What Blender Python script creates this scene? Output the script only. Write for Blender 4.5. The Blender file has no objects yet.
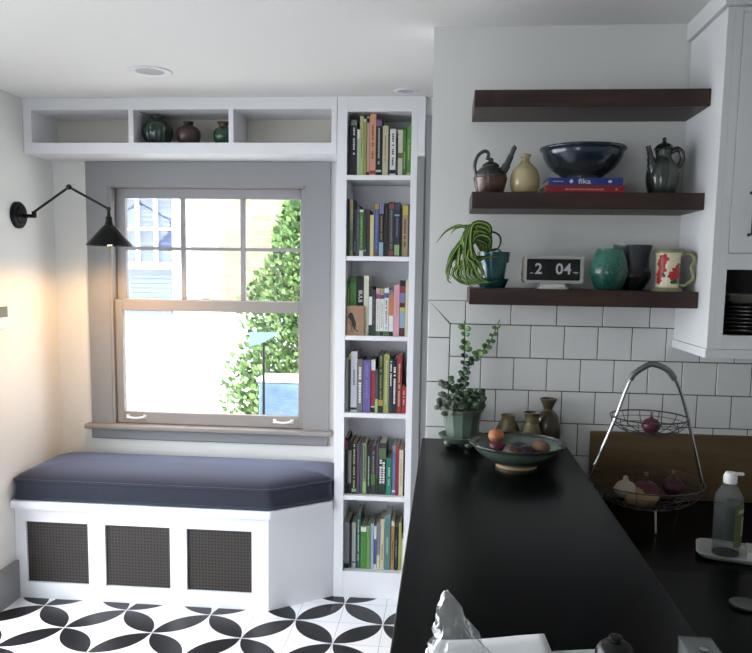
import bpy, bmesh, math, random
from mathutils import Vector, Matrix
random.seed(7)
PI = math.pi
scene = bpy.context.scene
COL = scene.collection

# ------------------------------------------------------------------ camera
cam_d = bpy.data.cameras.new('camera'); cam = bpy.data.objects.new('camera', cam_d)
COL.objects.link(cam); scene.camera = cam
YAW, PITCH, ROLL = 0.0912, 0.1122, 0.0151
cy, sy, cp, sp = math.cos(YAW), math.sin(YAW), math.cos(PITCH), math.sin(PITCH)
F = Vector((-sy*cp, cy*cp, -sp)); R0 = Vector((cy, sy, 0)); U0 = R0.cross(F)
Rv = R0*math.cos(ROLL) + U0*math.sin(ROLL); Uv = -R0*math.sin(ROLL) + U0*math.cos(ROLL)
m = Matrix((Rv, Uv, -F)).transposed().to_4x4(); m.translation = Vector((0.0953, -2.6082, 1.6174))
cam.matrix_world = m
cam_d.sensor_fit = 'HORIZONTAL'; cam_d.sensor_width = 36.0
cam_d.lens = 757.56/752*36.0
cam_d.shift_y = 29.6/752
cam_d.clip_start = 0.02

# ------------------------------------------------------------------ light
world = bpy.data.worlds.new('sky'); scene.world = world; world.use_nodes = True
bg = world.node_tree.nodes['Background']
bg.inputs[0].default_value = (0.88, 0.935, 1.0, 1); bg.inputs[1].default_value = 6.0
sun_d = bpy.data.lights.new('sun', 'SUN'); sun_d.energy = 3.0; sun_d.angle = 0.01; sun_d.color = (1, .96, .88)
sun = bpy.data.objects.new('sun', sun_d); COL.objects.link(sun)
sun.rotation_euler = Vector((-0.06, 0.66, -0.75)).to_track_quat('-Z', 'Y').to_euler()
def portal(name, loc, aim, sx, sz):
    d = bpy.data.lights.new(name, 'AREA'); d.shape = 'RECTANGLE'; d.size = sx; d.size_y = sz; d.cycles.is_portal = True
    o = bpy.data.objects.new(name, d); COL.objects.link(o); o.location = loc
    o.rotation_euler = Vector(aim).to_track_quat('-Z', 'Z').to_euler()
portal('window_portal', (-1.145, 1.42, 1.405), (0, -1, 0), 1.05, 1.28)
portal('unseen_door_portal', (-2.1, -.67, 1.1), (1, 0, 0), 2.5, 2.2)  # sky portal at the unseen left opening, there for nook light
portal('unseen_window_portal', (-1.4, -4.72, 1.35), (0, 1, 0), .8, 1.5)  # sky portal at the added back window, out of view
scene.view_settings.view_transform = 'Standard'; scene.view_settings.look = 'None'
scene.view_settings.exposure = 0.7; scene.view_settings.gamma = 1.0; scene.view_settings.use_curve_mapping = False
scene.cycles.max_bounces = 10; scene.cycles.diffuse_bounces = 7; scene.cycles.sample_clamp_indirect = 6.0
scene.cycles.caustics_reflective = False; scene.cycles.caustics_refractive = False

# ------------------------------------------------------------------ materials
def srgb(r, g, b):
    f = lambda c: (c/255/12.92) if c/255 <= .04045 else ((c/255+.055)/1.055)**2.4
    return (f(r), f(g), f(b), 1)
MATS = {}
def mat(name, rgb, rough=.6, metal=0, noise=0, nscale=8, bump=0, bscale=60, coat=0, sheen=0, emit=None, estr=0, trans=0, ior=1.45, alpha=1, spec=.5):
    if name in MATS: return MATS[name]
    m = bpy.data.materials.new(name); m.use_nodes = True; nt = m.node_tree; b = nt.nodes['Principled BSDF']
    c = srgb(*rgb); b.inputs['Base Color'].default_value = c
    b.inputs['Roughness'].default_value = rough; b.inputs['Metallic'].default_value = metal
    b.inputs['Coat Weight'].default_value = coat; b.inputs['Sheen Weight'].default_value = sheen
    b.inputs['Transmission Weight'].default_value = trans; b.inputs['IOR'].default_value = ior; b.inputs['Alpha'].default_value = alpha
    b.inputs['Specular IOR Level'].default_value = spec
    if emit: b.inputs['Emission Color'].default_value = srgb(*emit); b.inputs['Emission Strength'].default_value = estr
    tc = nt.nodes.new('ShaderNodeTexCoord')
    if noise:
        n = nt.nodes.new('ShaderNodeTexNoise'); n.inputs['Scale'].default_value = nscale; n.inputs['Detail'].default_value = 5
        nt.links.new(tc.outputs['Object'], n.inputs['Vector'])
        r = nt.nodes.new('ShaderNodeValToRGB')
        r.color_ramp.elements[0].position = .3; r.color_ramp.elements[1].position = .7
        r.color_ramp.elements[0].color = [max(0, v*(1-noise)) for v in c[:3]]+[1]
        r.color_ramp.elements[1].color = [min(1, v*(1+noise)) for v in c[:3]]+[1]
        nt.links.new(n.outputs['Fac'], r.inputs[0]); nt.links.new(r.outputs[0], b.inputs['Base Color'])
    if bump:
        n = nt.nodes.new('ShaderNodeTexNoise'); n.inputs['Scale'].default_value = bscale; n.inputs['Detail'].default_value = 3
        nt.links.new(tc.outputs['Object'], n.inputs['Vector'])
        bp = nt.nodes.new('ShaderNodeBump'); bp.inputs['Strength'].default_value = bump; bp.inputs['Distance'].default_value = .002
        nt.links.new(n.outputs['Fac'], bp.inputs['Height']); nt.links.new(bp.outputs[0], b.inputs['Normal'])
    MATS[name] = m; return m
def ramp_mat(name, stops, rough=.3, axis='Z', scale=1.0, off=0.0, noise=.15, nscale=20, coat=0, bump=0):
    """glaze that changes along an object's own axis (object coordinates)"""
    if name in MATS: return MATS[name]
    m = mat(name, (128, 128, 128), rough=rough, coat=coat, bump=bump, bscale=90); nt = m.node_tree; b = nt.nodes['Principled BSDF']
    tc = nt.nodes.new('ShaderNodeTexCoord'); sx = nt.nodes.new('ShaderNodeSeparateXYZ'); nt.links.new(tc.outputs['Object'], sx.inputs[0])
    n = nt.nodes.new('ShaderNodeTexNoise'); n.inputs['Scale'].default_value = nscale; nt.links.new(tc.outputs['Object'], n.inputs[0])
    a = nt.nodes.new('ShaderNodeMath'); a.operation = 'MULTIPLY_ADD'; a.inputs[1].default_value = scale; a.inputs[2].default_value = off
    nt.links.new(sx.outputs[axis], a.inputs[0])
    s = nt.nodes.new('ShaderNodeMath'); s.operation = 'MULTIPLY_ADD'; s.inputs[1].default_value = noise*2; nt.links.new(n.outputs['Fac'], s.inputs[0]); nt.links.new(a.outputs[0], s.inputs[2])
    s2 = nt.nodes.new('ShaderNodeMath'); s2.operation = 'SUBTRACT'; s2.inputs[1].default_value = noise; nt.links.new(s.outputs[0], s2.inputs[0])
    r = nt.nodes.new('ShaderNodeValToRGB'); cr = r.color_ramp
    for i, (p, c) in enumerate(stops):
        e = cr.elements[i] if i < 2 else cr.elements.new(p)
        e.position = p; e.color = srgb(*c)
    nt.links.new(s2.outputs[0], r.inputs[0]); nt.links.new(r.outputs[0], b.inputs['Base Color']); return m
def wood(name, c1, c2, scale=(2, 30, 30), rough=.45):
    if name in MATS: return MATS[name]
    m = mat(name, c1, rough=rough); nt = m.node_tree; b = nt.nodes['Principled BSDF']
    tc = nt.nodes.new('ShaderNodeTexCoord'); mp = nt.nodes.new('ShaderNodeMapping'); mp.inputs['Scale'].default_value = scale
    n = nt.nodes.new('ShaderNodeTexNoise'); n.inputs['Scale'].default_value = 1.5; n.inputs['Detail'].default_value = 8; n.inputs['Distortion'].default_value = .6
    r = nt.nodes.new('ShaderNodeValToRGB'); r.color_ramp.elements[0].position = .35; r.color_ramp.elements[1].position = .68
    r.color_ramp.elements[0].color = srgb(*c1); r.color_ramp.elements[1].color = srgb(*c2)
    nt.links.new(tc.outputs['Object'], mp.inputs[0]); nt.links.new(mp.outputs[0], n.inputs[0]); nt.links.new(n.outputs['Fac'], r.inputs[0]); nt.links.new(r.outputs[0], b.inputs['Base Color'])
    return m
WALLP = mat('white_wall_paint', (222, 222, 219), .75, noise=.015, nscale=2, bump=.05, bscale=150)
CEILP = mat('ceiling_paint', (226, 226, 224), .85, bump=.05, bscale=120)
TRIMW = mat('white_trim_paint', (224, 225, 229), .45)
CABP = mat('cabinet_paint', (216, 217, 218), .5)
GREY = mat('grey_trim_paint', (134, 135, 137), .45)
SASHP = mat('taupe_sash_paint', (138, 134, 133), .45)
BLACKM = mat('black_metal', (22, 22, 24), .35, metal=.6)
STONE = mat('black_stone', (7, 8, 9), .25, noise=.25, nscale=60, bump=.02, bscale=200, spec=.3, ior=1.22)
CHROME = mat('chrome', (190, 190, 190), .2, metal=1)
WALNUT = wood('dark_walnut', (36, 23, 21), (64, 42, 36))
WHITEP = mat('white_plastic', (232, 232, 230), .35)
PAPER = mat('page_paper', (196, 188, 168), .9)

def glass_mat(name, tint=(1, 1, 1, 1), haze=0.0, rough=0.0, f0=.04):
    m = bpy.data.materials.new(name); m.use_nodes = True; nt = m.node_tree; nt.nodes.clear()
    o = nt.nodes.new('ShaderNodeOutputMaterial'); t = nt.nodes.new('ShaderNodeBsdfTransparent'); t.inputs[0].default_value = tint
    g = nt.nodes.new('ShaderNodeBsdfGlossy'); g.inputs['Roughness'].default_value = rough
    lw = nt.nodes.new('ShaderNodeLayerWeight'); lw.inputs[0].default_value = .5
    pw = nt.nodes.new('ShaderNodeMath'); pw.operation = 'POWER'; pw.inputs[1].default_value = 5; nt.links.new(lw.outputs['Facing'], pw.inputs[0])
    f = nt.nodes.new('ShaderNodeMath'); f.operation = 'MULTIPLY_ADD'; f.inputs[1].default_value = .9; f.inputs[2].default_value = f0; nt.links.new(pw.outputs[0], f.inputs[0])
    mx = nt.nodes.new('ShaderNodeMixShader'); nt.links.new(f.outputs[0], mx.inputs[0]); nt.links.new(t.outputs[0], mx.inputs[1]); nt.links.new(g.outputs[0], mx.inputs[2])
    last = mx
    if haze:
        d = nt.nodes.new('ShaderNodeBsdfTranslucent'); d.inputs[0].default_value = (1, 1, 1, 1)
        m2 = nt.nodes.new('ShaderNodeMixShader'); m2.inputs[0].default_value = haze; nt.links.new(mx.outputs[0], m2.inputs[1]); nt.links.new(d.outputs[0], m2.inputs[2]); last = m2
    nt.links.new(last.outputs[0], o.inputs[0]); return m
PANE = glass_mat('window_glass')

# ------------------------------------------------------------------ mesh helpers
def link(name, me, m=None, parent=None, loc=None, smooth=False, mats=None):
    o = bpy.data.objects.new(name, me); COL.objects.link(o)
    for k in (mats or [m]):
        if k: me.materials.append(k)
    if parent: o.parent = parent
    if loc is not None: o.location = loc
    if smooth:
        for p in me.polygons: p.use_smooth = True
    return o
def fin(name, bm, m, parent=None, loc=None, smooth=False, mats=None, angle=None):
    bmesh.ops.recalc_face_normals(bm, faces=bm.faces)
    me = bpy.data.meshes.new(name); bm.to_mesh(me); bm.free()
    o = link(name, me, m, parent, loc, smooth, mats)
    if angle is not None:
        for p in me.polygons: p.use_smooth = True
        me.set_sharp_from_angle(angle=math.radians(angle))
    return o
def bx(bm, x0, x1, y0, y1, z0, z1, bev=0, mi=0, rot=None, seg=1):
    vs = [bm.verts.new(p) for p in [(x0,y0,z0),(x1,y0,z0),(x1,y1,z0),(x0,y1,z0),(x0,y0,z1),(x1,y0,z1),(x1,y1,z1),(x0,y1,z1)]]
    fs = [bm.faces.new([vs[i] for i in q]) for q in [(0,3,2,1),(4,5,6,7),(0,1,5,4),(1,2,6,5),(2,3,7,6),(3,0,4,7)]]
    for f in fs: f.material_index = mi
    if rot is not None: bmesh.ops.transform(bm, matrix=rot, verts=vs)
    if bev:
        es = list({e for f in fs for e in f.edges})
        bmesh.ops.bevel(bm, geom=es, offset=bev, segments=seg, affect='EDGES', profile=.5)
    return vs
def box(name, x0, x1, y0, y1, z0, z1, m, parent=None, bev=0, seg=1):
    bm = bmesh.new(); bx(bm, x0, x1, y0, y1, z0, z1, bev, seg=seg); return fin(name, bm, m, parent)
def boxes(name, lst, m, parent=None, bev=0):
    bm = bmesh.new()
    for b in lst: bx(bm, *b, bev)
    return fin(name, bm, m, parent)
def prism(bm, pts, z0, z1, bev=0):
    a = [bm.verts.new((x, y, z0)) for x, y in pts]; b = [bm.verts.new((x, y, z1)) for x, y in pts]; n = len(pts)
    fs = [bm.faces.new(a[::-1]), bm.faces.new(b)] + [bm.faces.new([a[i], a[(i+1) % n], b[(i+1) % n], b[i]]) for i in range(n)]
    if bev: bmesh.ops.bevel(bm, geom=list({e for f in fs for e in f.edges}), offset=bev, segments=2, affect='EDGES')
def lathe(bm, prof, n=40, c=(0, 0, 0), sx=1, sy=1, rib=0, nrib=0, mi=0, closed_top=False):
    rings = []
    for r, z in prof:
        if r < 1e-5: rings.append([bm.verts.new((c[0], c[1], c[2]+z))]); continue
        ring = []
        for i in range(n):
            a = 2*PI*i/n; rr = r*(1+rib*math.cos(nrib*a)) if rib else r
            ring.append(bm.verts.new((c[0]+rr*sx*math.cos(a), c[1]+rr*sy*math.sin(a), c[2]+z)))
        rings.append(ring)
    for A, B in zip(rings, rings[1:]):
        if len(A) == 1 and len(B) == 1: continue
        for i in range(n):
            j = (i+1) % n
            if len(A) == 1: f = bm.faces.new([A[0], B[j], B[i]])
            elif len(B) == 1: f = bm.faces.new([A[i], A[j], B[0]])
            else: f = bm.faces.new([A[i], A[j], B[j], B[i]])
            f.material_index = mi
def tube(bm, pts, rad, n=8, closed=False, cap=True, mi=0):
    pts = [Vector(p) for p in pts]; N = len(pts); rads = rad if isinstance(rad, (list, tuple)) else [rad]*N
    rings = []; up = None
    for i, p in enumerate(pts):
        if closed: t = pts[(i+1) % N]-pts[i-1]
        else: t = pts[min(i+1, N-1)]-pts[max(i-1, 0)]
        t.normalize()
        if up is None:
            up = Vector((0, 0, 1)) if abs(t.z) < .9 else Vector((1, 0, 0))
        s = t.cross(up)
        if s.length < 1e-6: s = t.orthogonal()
        s.normalize(); up = s.cross(t).normalized()
        rings.append([bm.verts.new(p+(s*math.cos(2*PI*k/n)+up*math.sin(2*PI*k/n))*rads[i]) for k in range(n)])
    pairs = list(zip(rings, rings[1:]))+([(rings[-1], rings[0])] if closed else [])
    for A, B in pairs:
        for k in range(n): bm.faces.new([A[k], A[(k+1) % n], B[(k+1) % n], B[k]]).material_index = mi
    if cap and not closed:
        bm.faces.new(rings[0][::-1]).material_index = mi; bm.faces.new(rings[-1]).material_index = mi
def bez(pts, n=20):
    """Catmull-Rom through points"""
    P = [Vector(p) for p in pts]; P = [2*P[0]-P[1]]+P+[2*P[-1]-P[-2]]; out = []
    for i in range(1, len(P)-2):
        for k in range(n):
            t = k/n; a, b, c, d = P[i-1:i+3]
            out.append(.5*((2*b)+(c-a)*t+(2*a-5*b+4*c-d)*t*t+(3*b-a-3*c+d)*t**3))
    out.append(P[-2]); return out
def smoothprof(pr, n=6):
    return [(max(0, v.x), v.z) for v in bez([(r, 0, z) for r, z in pr], n)]
def shell(outer, t):
    """outer profile bottom->top; adds inner wall"""
    inner = [(max(r-t, 0), z) for r, z in outer if z > outer[0][1]+t][::-1]
    return [(0, outer[0][1])]+outer+inner+[(0, outer[0][1]+t)]
def empty(name, loc=(0, 0, 0), rz=0):
    o = bpy.data.objects.new(name, None); COL.objects.link(o); o.location = loc; o.rotation_euler = (0, 0, rz); o.empty_display_size = .05; return o
def tag(o, label=None, cat=None, group=None, kind=None):
    if label: o['label'] = label
    if cat: o['category'] = cat
    if group: o['group'] = group
    if kind: o['kind'] = kind
    return o
def thing(name, label, cat, loc=(0, 0, 0), group=None, rz=0): return tag(empty(name, loc, rz), label, cat, group)
def struct(o): o['kind'] = 'structure'; return o
def text(name, s, size, loc, m, parent, rot=(PI/2, 0, 0), ext=.0004, bold=0.0, sx=1):
    cu = bpy.data.curves.new(name, 'FONT'); cu.body = s; cu.size = size; cu.extrude = ext; cu.offset = bold; cu.align_x = 'CENTER'; cu.align_y = 'CENTER'
    t = bpy.data.objects.new(name, cu); COL.objects.link(t)
    dg = bpy.context.evaluated_depsgraph_get(); me = bpy.data.meshes.new_from_object(t.evaluated_get(dg)); bpy.data.objects.remove(t)
    o = link(name, me, m, parent, loc); o.rotation_euler = rot; o.scale = (sx, 1, 1); return o

XL = -1.965      # left wall
YW = 1.25        # window wall
YB = 0.98        # bookcase face
HC = 2.418       # ceiling
ZB = 1.04        # raised bar top
ZC = 0.86        # lower counter top
XR, YN = 3.0, -4.6

# ------------------------------------------------------------------ structure
def floor_material():
    m = mat('patterned_floor_tile', (232, 232, 236), rough=.35); nt = m.node_tree; b = nt.nodes['Principled BSDF']
    N = nt.nodes; L = nt.links
    def M(op, a, b_=None, c=None):
        n = N.new('ShaderNodeMath'); n.operation = op
        for i, v in enumerate((a, b_, c)):
            if v is None: continue
            if isinstance(v, (int, float)): n.inputs[i].default_value = v
            else: L.new(v, n.inputs[i])
        return n.outputs[0]
    tc = N.new('ShaderNodeTexCoord'); s = N.new('ShaderNodeSeparateXYZ'); L.new(tc.outputs['Object'], s.inputs[0])
    T = .2032
    u = M('DIVIDE', M('ADD', s.outputs[0], 1.7833), T); v = M('DIVIDE', M('SUBTRACT', s.outputs[1], 0.706), T)
    fu, fv = M('FLOOR', u), M('FLOOR', v); p = M('SUBTRACT', u, fu); q = M('SUBTRACT', v, fv)
    par = M('FLOORED_MODULO', M('ADD', fu, fv), 2.0)
    p2 = M('ABSOLUTE', M('SUBTRACT', p, par))
    d1 = M('SQRT', M('ADD', M('POWER', M('SUBTRACT', 1.0, p2), 2.0), M('POWER', q, 2.0)))
    d2 = M('SQRT', M('ADD', M('POWER', p2, 2.0), M('POWER', M('SUBTRACT', 1.0, q), 2.0)))
    petal = M('MULTIPLY', M('LESS_THAN', d1, .985), M('LESS_THAN', d2, .985))
    e = M('MINIMUM', M('MINIMUM', p, M('SUBTRACT', 1.0, p)), M('MINIMUM', q, M('SUBTRACT', 1.0, q)))
    grout = M('LESS_THAN', e, .006)
    mx = N.new('ShaderNodeMix'); mx.data_type = 'RGBA'; mx.inputs[6].default_value = srgb(243, 243, 248); mx.inputs[7].default_value = srgb(18, 19, 24); L.new(petal, mx.inputs[0])
    m2 = N.new('ShaderNodeMix'); m2.data_type = 'RGBA'; m2.inputs[7].default_value = srgb(170, 170, 172); L.new(grout, m2.inputs[0]); L.new(mx.outputs[2], m2.inputs[6])
    L.new(m2.outputs[2], b.inputs['Base Color']); return m
FLOORM = floor_material()
struct(box('floor', XL-.1, XR+.1, YN-.1, YW+.15, -.08, 0, FLOORM))
struct(box('ceiling', XL-.1, XR+.1, YN-.1, YW+.15, HC, HC+.12, CEILP))
# window wall with its opening
OX0, OX1, OZ0, OZ1 = -1.665, -.62, .775, 2.04
struct(boxes('wall_north', [(XL-.1, OX0, YW, YW+.16, 0, HC), (OX1, XR+.1, YW, YW+.16, 0, HC), (OX0, OX1, YW, YW+.16, 0, OZ0), (OX0, OX1, YW, YW+.16, OZ1, HC)], WALLP))
DY0, DY1, DZ = -1.9, .56, 2.2
struct(boxes('wall_left', [(XL-.12, XL, DY1, YW, 0, HC), (XL-.12, XL, YN-.1, DY0, 0, HC), (XL-.12, XL, DY0, DY1, DZ, HC)], WALLP))
pd = struct(empty('unseen_window_2'));  # unseen glazed opening, placed and sized to bring daylight into the nook
boxes('window_frame', [(XL-.09, XL-.03, DY0, DY0+.06, 0, DZ), (XL-.09, XL-.03, DY1-.06, DY1, 0, DZ), (XL-.09, XL-.03, DY0, DY1, DZ-.06, DZ), (XL-.09, XL-.03, DY0, DY1, 0, .05), (XL-.09, XL-.03, -.70, -.64, .05, DZ-.06)], TRIMW, pd)
box('window_pane', XL-.063, XL-.057, DY0+.06, DY1-.06, .05, DZ-.06, PANE, pd)
struct(boxes('wall_back', [(XL-.1, -1.8, YN-.1, YN, 0, HC), (-1.0, XR+.1, YN-.1, YN, 0, HC), (-1.8, -1.0, YN-.1, YN, 0, .6), (-1.8, -1.0, YN-.1, YN, 2.1, HC)], WALLP))
bw = struct(empty('unseen_window_3'))  # unseen window added to light the bench front
boxes('window_frame', [(-1.8, -1.74, YN-.08, YN-.02, .6, 2.1), (-1.06, -1.0, YN-.08, YN-.02, .6, 2.1), (-1.74, -1.06, YN-.08, YN-.02, .6, .66), (-1.74, -1.06, YN-.08, YN-.02, 2.04, 2.1)], TRIMW, bw)
box('window_pane', -1.74, -1.06, YN-.053, YN-.047, .66, 2.04, PANE, bw)
struct(box('wall_right', XR, XR+.1, YN, YW, 0, HC, WALLP))
# kitchen partition with tiled backsplash
kw = struct(box('wall_kitchen', .033, XR, 0, .115, 0, HC, WALLP))
def tiles():
    bm = bmesh.new(); g = .003
    def tile(pts):
        cx = sum(p[0] for p in pts)/len(pts); cz = sum(p[1] for p in pts)/len(pts)
        def ins(p, d):
            vx, vz = cx-p[0], cz-p[1]; return (p[0]+math.copysign(min(d, abs(vx)), vx), p[1]+math.copysign(min(d, abs(vz)), vz))
        a = [bm.verts.new((*[ins(p, g/2)[0]], 0, ins(p, g/2)[1])) for p in pts]
        b = [bm.verts.new((ins(p, g/2)[0], -.005, ins(p, g/2)[1])) for p in pts]
        c = [bm.verts.new((ins(p, g/2+.0012)[0], -.0062, ins(p, g/2+.0012)[1])) for p in pts]
        n = len(pts)
        for A, B in ((a, b), (b, c)):
            for i in range(n): bm.faces.new([A[i], A[(i+1) % n], B[(i+1) % n], B[i]])
        bm.faces.new(c)
    zt = [1.441, 1.329, 1.218, 1.107, .996, .885, .83]
    for k in range(6):
        x = .111; nx = .161 if k % 2 == 0 else .219
        while x < XR-.001:
            x1 = min(nx, XR)
            tile([(x, zt[k+1]), (x1, zt[k+1]), (x1, zt[k]), (x, zt[k])]); x = x1; nx = x1+.1117
    bz = [1.393, 1.240, 1.081, .93, .83]
    for a, b in zip(bz, bz[1:]): tile([(.034, b), (.111, b), (.111, a), (.034, a)])
    tile([(.034, 1.393), (.111, 1.393), (.111, 1.441), (.034, 1.521)])
    tile([(.111, 1.441), (.162, 1.441), (.162, 1.521), (.034, 1.521)])
    x = .162
    while x < XR-.001:
        x1 = min(x+.153, XR); tile([(x, 1.441), (x1, 1.441), (x1, 1.521), (x, 1.521)]); x = x1
    return bm
TILEM = mat('white_glazed_tile', (218, 218, 216), rough=.16, noise=.02, nscale=3, bump=.08, bscale=14)
fin('tile_backsplash', tiles(), TILEM, kw)
box('grout', .034, XR, -.0035, 0, .83, 1.521, mat('dark_grout', (58, 56, 54), .9), kw)
# wall and doorway right of the bookcase
struct(box('wall_hall', -.05, XR, YB+.03, YW, 0, HC, WALLP))
d1 = struct(empty('door_1'))
boxes('door_casing', [(-.054, -.018, YB-.012, YB+.028, 0, 2.14), (-.018, .014, YB-.004, YB+.028, 0, 2.327), (.76, .85, YB-.012, YB+.028, 0, 2.327), (.014, .76, YB-.008, YB+.028, 2.24, 2.327)], GREY, d1, .003)
boxes('door_slab', [(.016, .758, YB+.006, YB+.026, .01, 2.238), (.12, .65, YB, YB+.01, .25, 1.0), (.12, .65, YB, YB+.01, 1.15, 2.1)], TRIMW, d1)
fin('door_handle', (lambda bm: (lathe(bm, smoothprof([(0, 0), (.02, .005), (.025, .02), (.0, .035)]), 16), bm)[1])(bmesh.new()), CHROME, d1, (.70, YB-.03, .98))
struct(boxes('baseboard_left', [(XL, XL+.018, YN, DY0, 0, .19), (XL, XL+.018, DY1, .778, 0, .19)], GREY))
struct(box('baseboard_back', XL+.02, XR, YN, YN+.018, 0, .19, GREY))

# ------------------------------------------------------------------ nook window
w = struct(empty('window_1'))
y0, y1 = YW-.022, YW
boxes('window_casing', [(-1.778, OX0+.004, y0, y1, .785, 2.155), (OX1-.004, -.498, y0, y1, .785, 2.155), (OX0+.004, OX1-.004, y0, y1, OZ1-.004, 2.155)], GREY, w)
boxes('window_jamb', [(OX0, OX0+.016, YW-.018, YW+.14, .785, OZ1), (OX1-.016, OX1, YW-.018, YW+.14, .785, OZ1), (OX0, OX1, YW-.018, YW+.14, OZ1-.014, OZ1)], SASHP, w, .001)
box('window_stool', -1.805, -.475, YW-.06, YW+.08, .760, .785, SASHP, w, .006, 2)
box('window_apron', -1.782, -.500, YW-.022, YW, .702, .760, GREY, w, .005)
us = boxes('upper_sash', [(-1.648, -1.598, YW+.045, YW+.08, 1.40, 2.026), (-.664, -.637, YW+.045, YW+.08, 1.40, 2.026), (-1.598, -.664, YW+.045, YW+.08, 1.975, 2.026), (-1.598, -.664, YW+.045, YW+.08, 1.40, 1.45),
    (-1.302, -1.277, YW+.05, YW+.072, 1.45, 1.975), (-.981, -.956, YW+.05, YW+.072, 1.45, 1.975), (-1.598, -.664, YW+.051, YW+.071, 1.708, 1.726)], mat('upper_sash_paint', (146, 145, 148), .4), w, .002)
box('pane', -1.598, -.664, YW+.0605, YW+.0635, 1.45, 1.975, PANE, us)
ls = boxes('lower_sash', [(-1.648, -1.608, YW+.004, YW+.04, .787, 1.447), (-.664, -.637, YW+.004, YW+.04, .787, 1.447), (-1.608, -.664, YW+.004, YW+.04, 1.390, 1.447), (-1.608, -.664, YW+.004, YW+.04, .787, .848)], SASHP, w, .002)
box('pane', -1.608, -.664, YW+.0205, YW+.0235, .848, 1.390, PANE, ls)
for cx in (-1.54, -.742):
    bm = bmesh.new(); tube(bm, bez([(cx-.048, YW+.004, .822), (cx-.04, YW-.014, .822), (cx, YW-.02, .818), (cx+.04, YW-.014, .822), (cx+.048, YW+.004, .822)], 5), .006)
    bx(bm, cx-.055, cx-.038, YW-.001, YW+.006, .812, .834); bx(bm, cx+.038, cx+.055, YW-.001, YW+.006, .812, .834)
    fin('sash_lift', bm, TRIMW, w)
bm = bmesh.new(); bx(bm, -1.19, -1.13, YW+.01, YW+.035, 1.447, 1.453); bx(bm, -1.175, -1.145, YW+.012, YW+.03, 1.453, 1.464, .003)
fin('sash_lock', bm, mat('lock_paint', (190, 186, 184), .4), w)

# ------------------------------------------------------------------ outside the window
GY = 5.2
def brickmat():
    m = mat('pale_yellow_brick', (232, 214, 182), .9, spec=.1); nt = m.node_tree; b = nt.nodes['Principled BSDF']
    tc = nt.nodes.new('ShaderNodeTexCoord'); mp = nt.nodes.new('ShaderNodeMapping'); mp.inputs['Rotation'].default_value = (PI/2, 0, 0)
    br = nt.nodes.new('ShaderNodeTexBrick'); br.inputs['Scale'].default_value = 1; br.inputs['Brick Width'].default_value = .22; br.inputs['Row Height'].default_value = .075
    br.inputs['Mortar Size'].default_value = .006; br.inputs['Color1'].default_value = srgb(130, 120, 106); br.inputs['Color2'].default_value = srgb(122, 108, 94); br.inputs['Mortar'].default_value = srgb(134, 127, 116)
    nt.links.new(tc.outputs['Object'], mp.inputs[0]); nt.links.new(mp.outputs[0], br.inputs[0]); nt.links.new(br.outputs[0], b.inputs['Base Color']); return m
nb = thing('neighbour_house', 'sunlit pale brick house wall seen through the nook window', 'building', (-1.5, GY, -.3))
def W(name, lst, m, par=nb, bev=0):
    bm = bmesh.new()
    for b in lst: bx(bm, b[0]+1.5, b[1]+1.5, b[2]-GY, b[3]-GY, b[4]+.3, b[5]+.3, bev)
    return fin(name, bm, m, par)
W('brick_wall', [(-7, -3.72, GY, GY+.25, 1.25, 5), (-2.58, 5, GY, GY+.25, 1.25, 5), (-3.72, -2.58, GY, GY+.25, 2.75, 5)], brickmat())
W('overexposed_base', [(-7, 5, GY-.02, GY+.25, -.3, 1.02), (-7, -3.72, GY, GY+.25, 1.02, 1.25), (-2.58, 5, GY, GY+.25, 1.02, 1.25)], mat('overexposed_white', (246, 246, 244), .8, noise=.02))  # overexposure of the lower wall put into a plain white colour
wf = W('window', [(-3.72, -3.6, GY-.02, GY+.08, 1.02, 2.75), (-2.78, -2.58, GY-.02, GY+.08, 1.02, 2.75), (-3.6, -2.78, GY, GY+.08, 1.60, 1.67), (-3.6, -2.78, GY, GY+.08, 2.68, 2.75), (-3.6, -2.78, GY-.03, GY+.08, 1.02, 1.10),
    (-3.395, -3.365, GY, GY+.05, 1.67, 2.68), (-3.185, -3.155, GY, GY+.05, 1.67, 2.68), (-2.985, -2.955, GY, GY+.05, 1.67, 2.68), (-3.6, -2.78, GY, GY+.05, 2.005, 2.035), (-3.6, -2.78, GY, GY+.05, 2.34, 2.37)], TRIMW)
bl = W('blind', [(-3.6, -2.78, GY+.10, GY+.105, 1.1+i*.05, 1.142+i*.05) for i in range(32)], mat('blue_blind', (72, 86, 116), .9, spec=0), wf)
W('pane', [(-3.6, -2.78, GY+.06, GY+.066, 1.1, 2.68)], glass_mat('thin_glass', f0=.012), wf)
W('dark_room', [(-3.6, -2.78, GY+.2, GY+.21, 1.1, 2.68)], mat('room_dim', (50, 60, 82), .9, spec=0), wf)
struct(box('ground_outside', -9, 7, YW+.17, GY+.4, -.36, -.3, mat('pale_concrete', (226, 224, 218), .9, noise=.05)))
struct(box('ground_patio', -9, 7, -9, YW+.16, -.36, -.3, mat('patio_concrete', (108, 106, 102), .9, noise=.05)))
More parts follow.
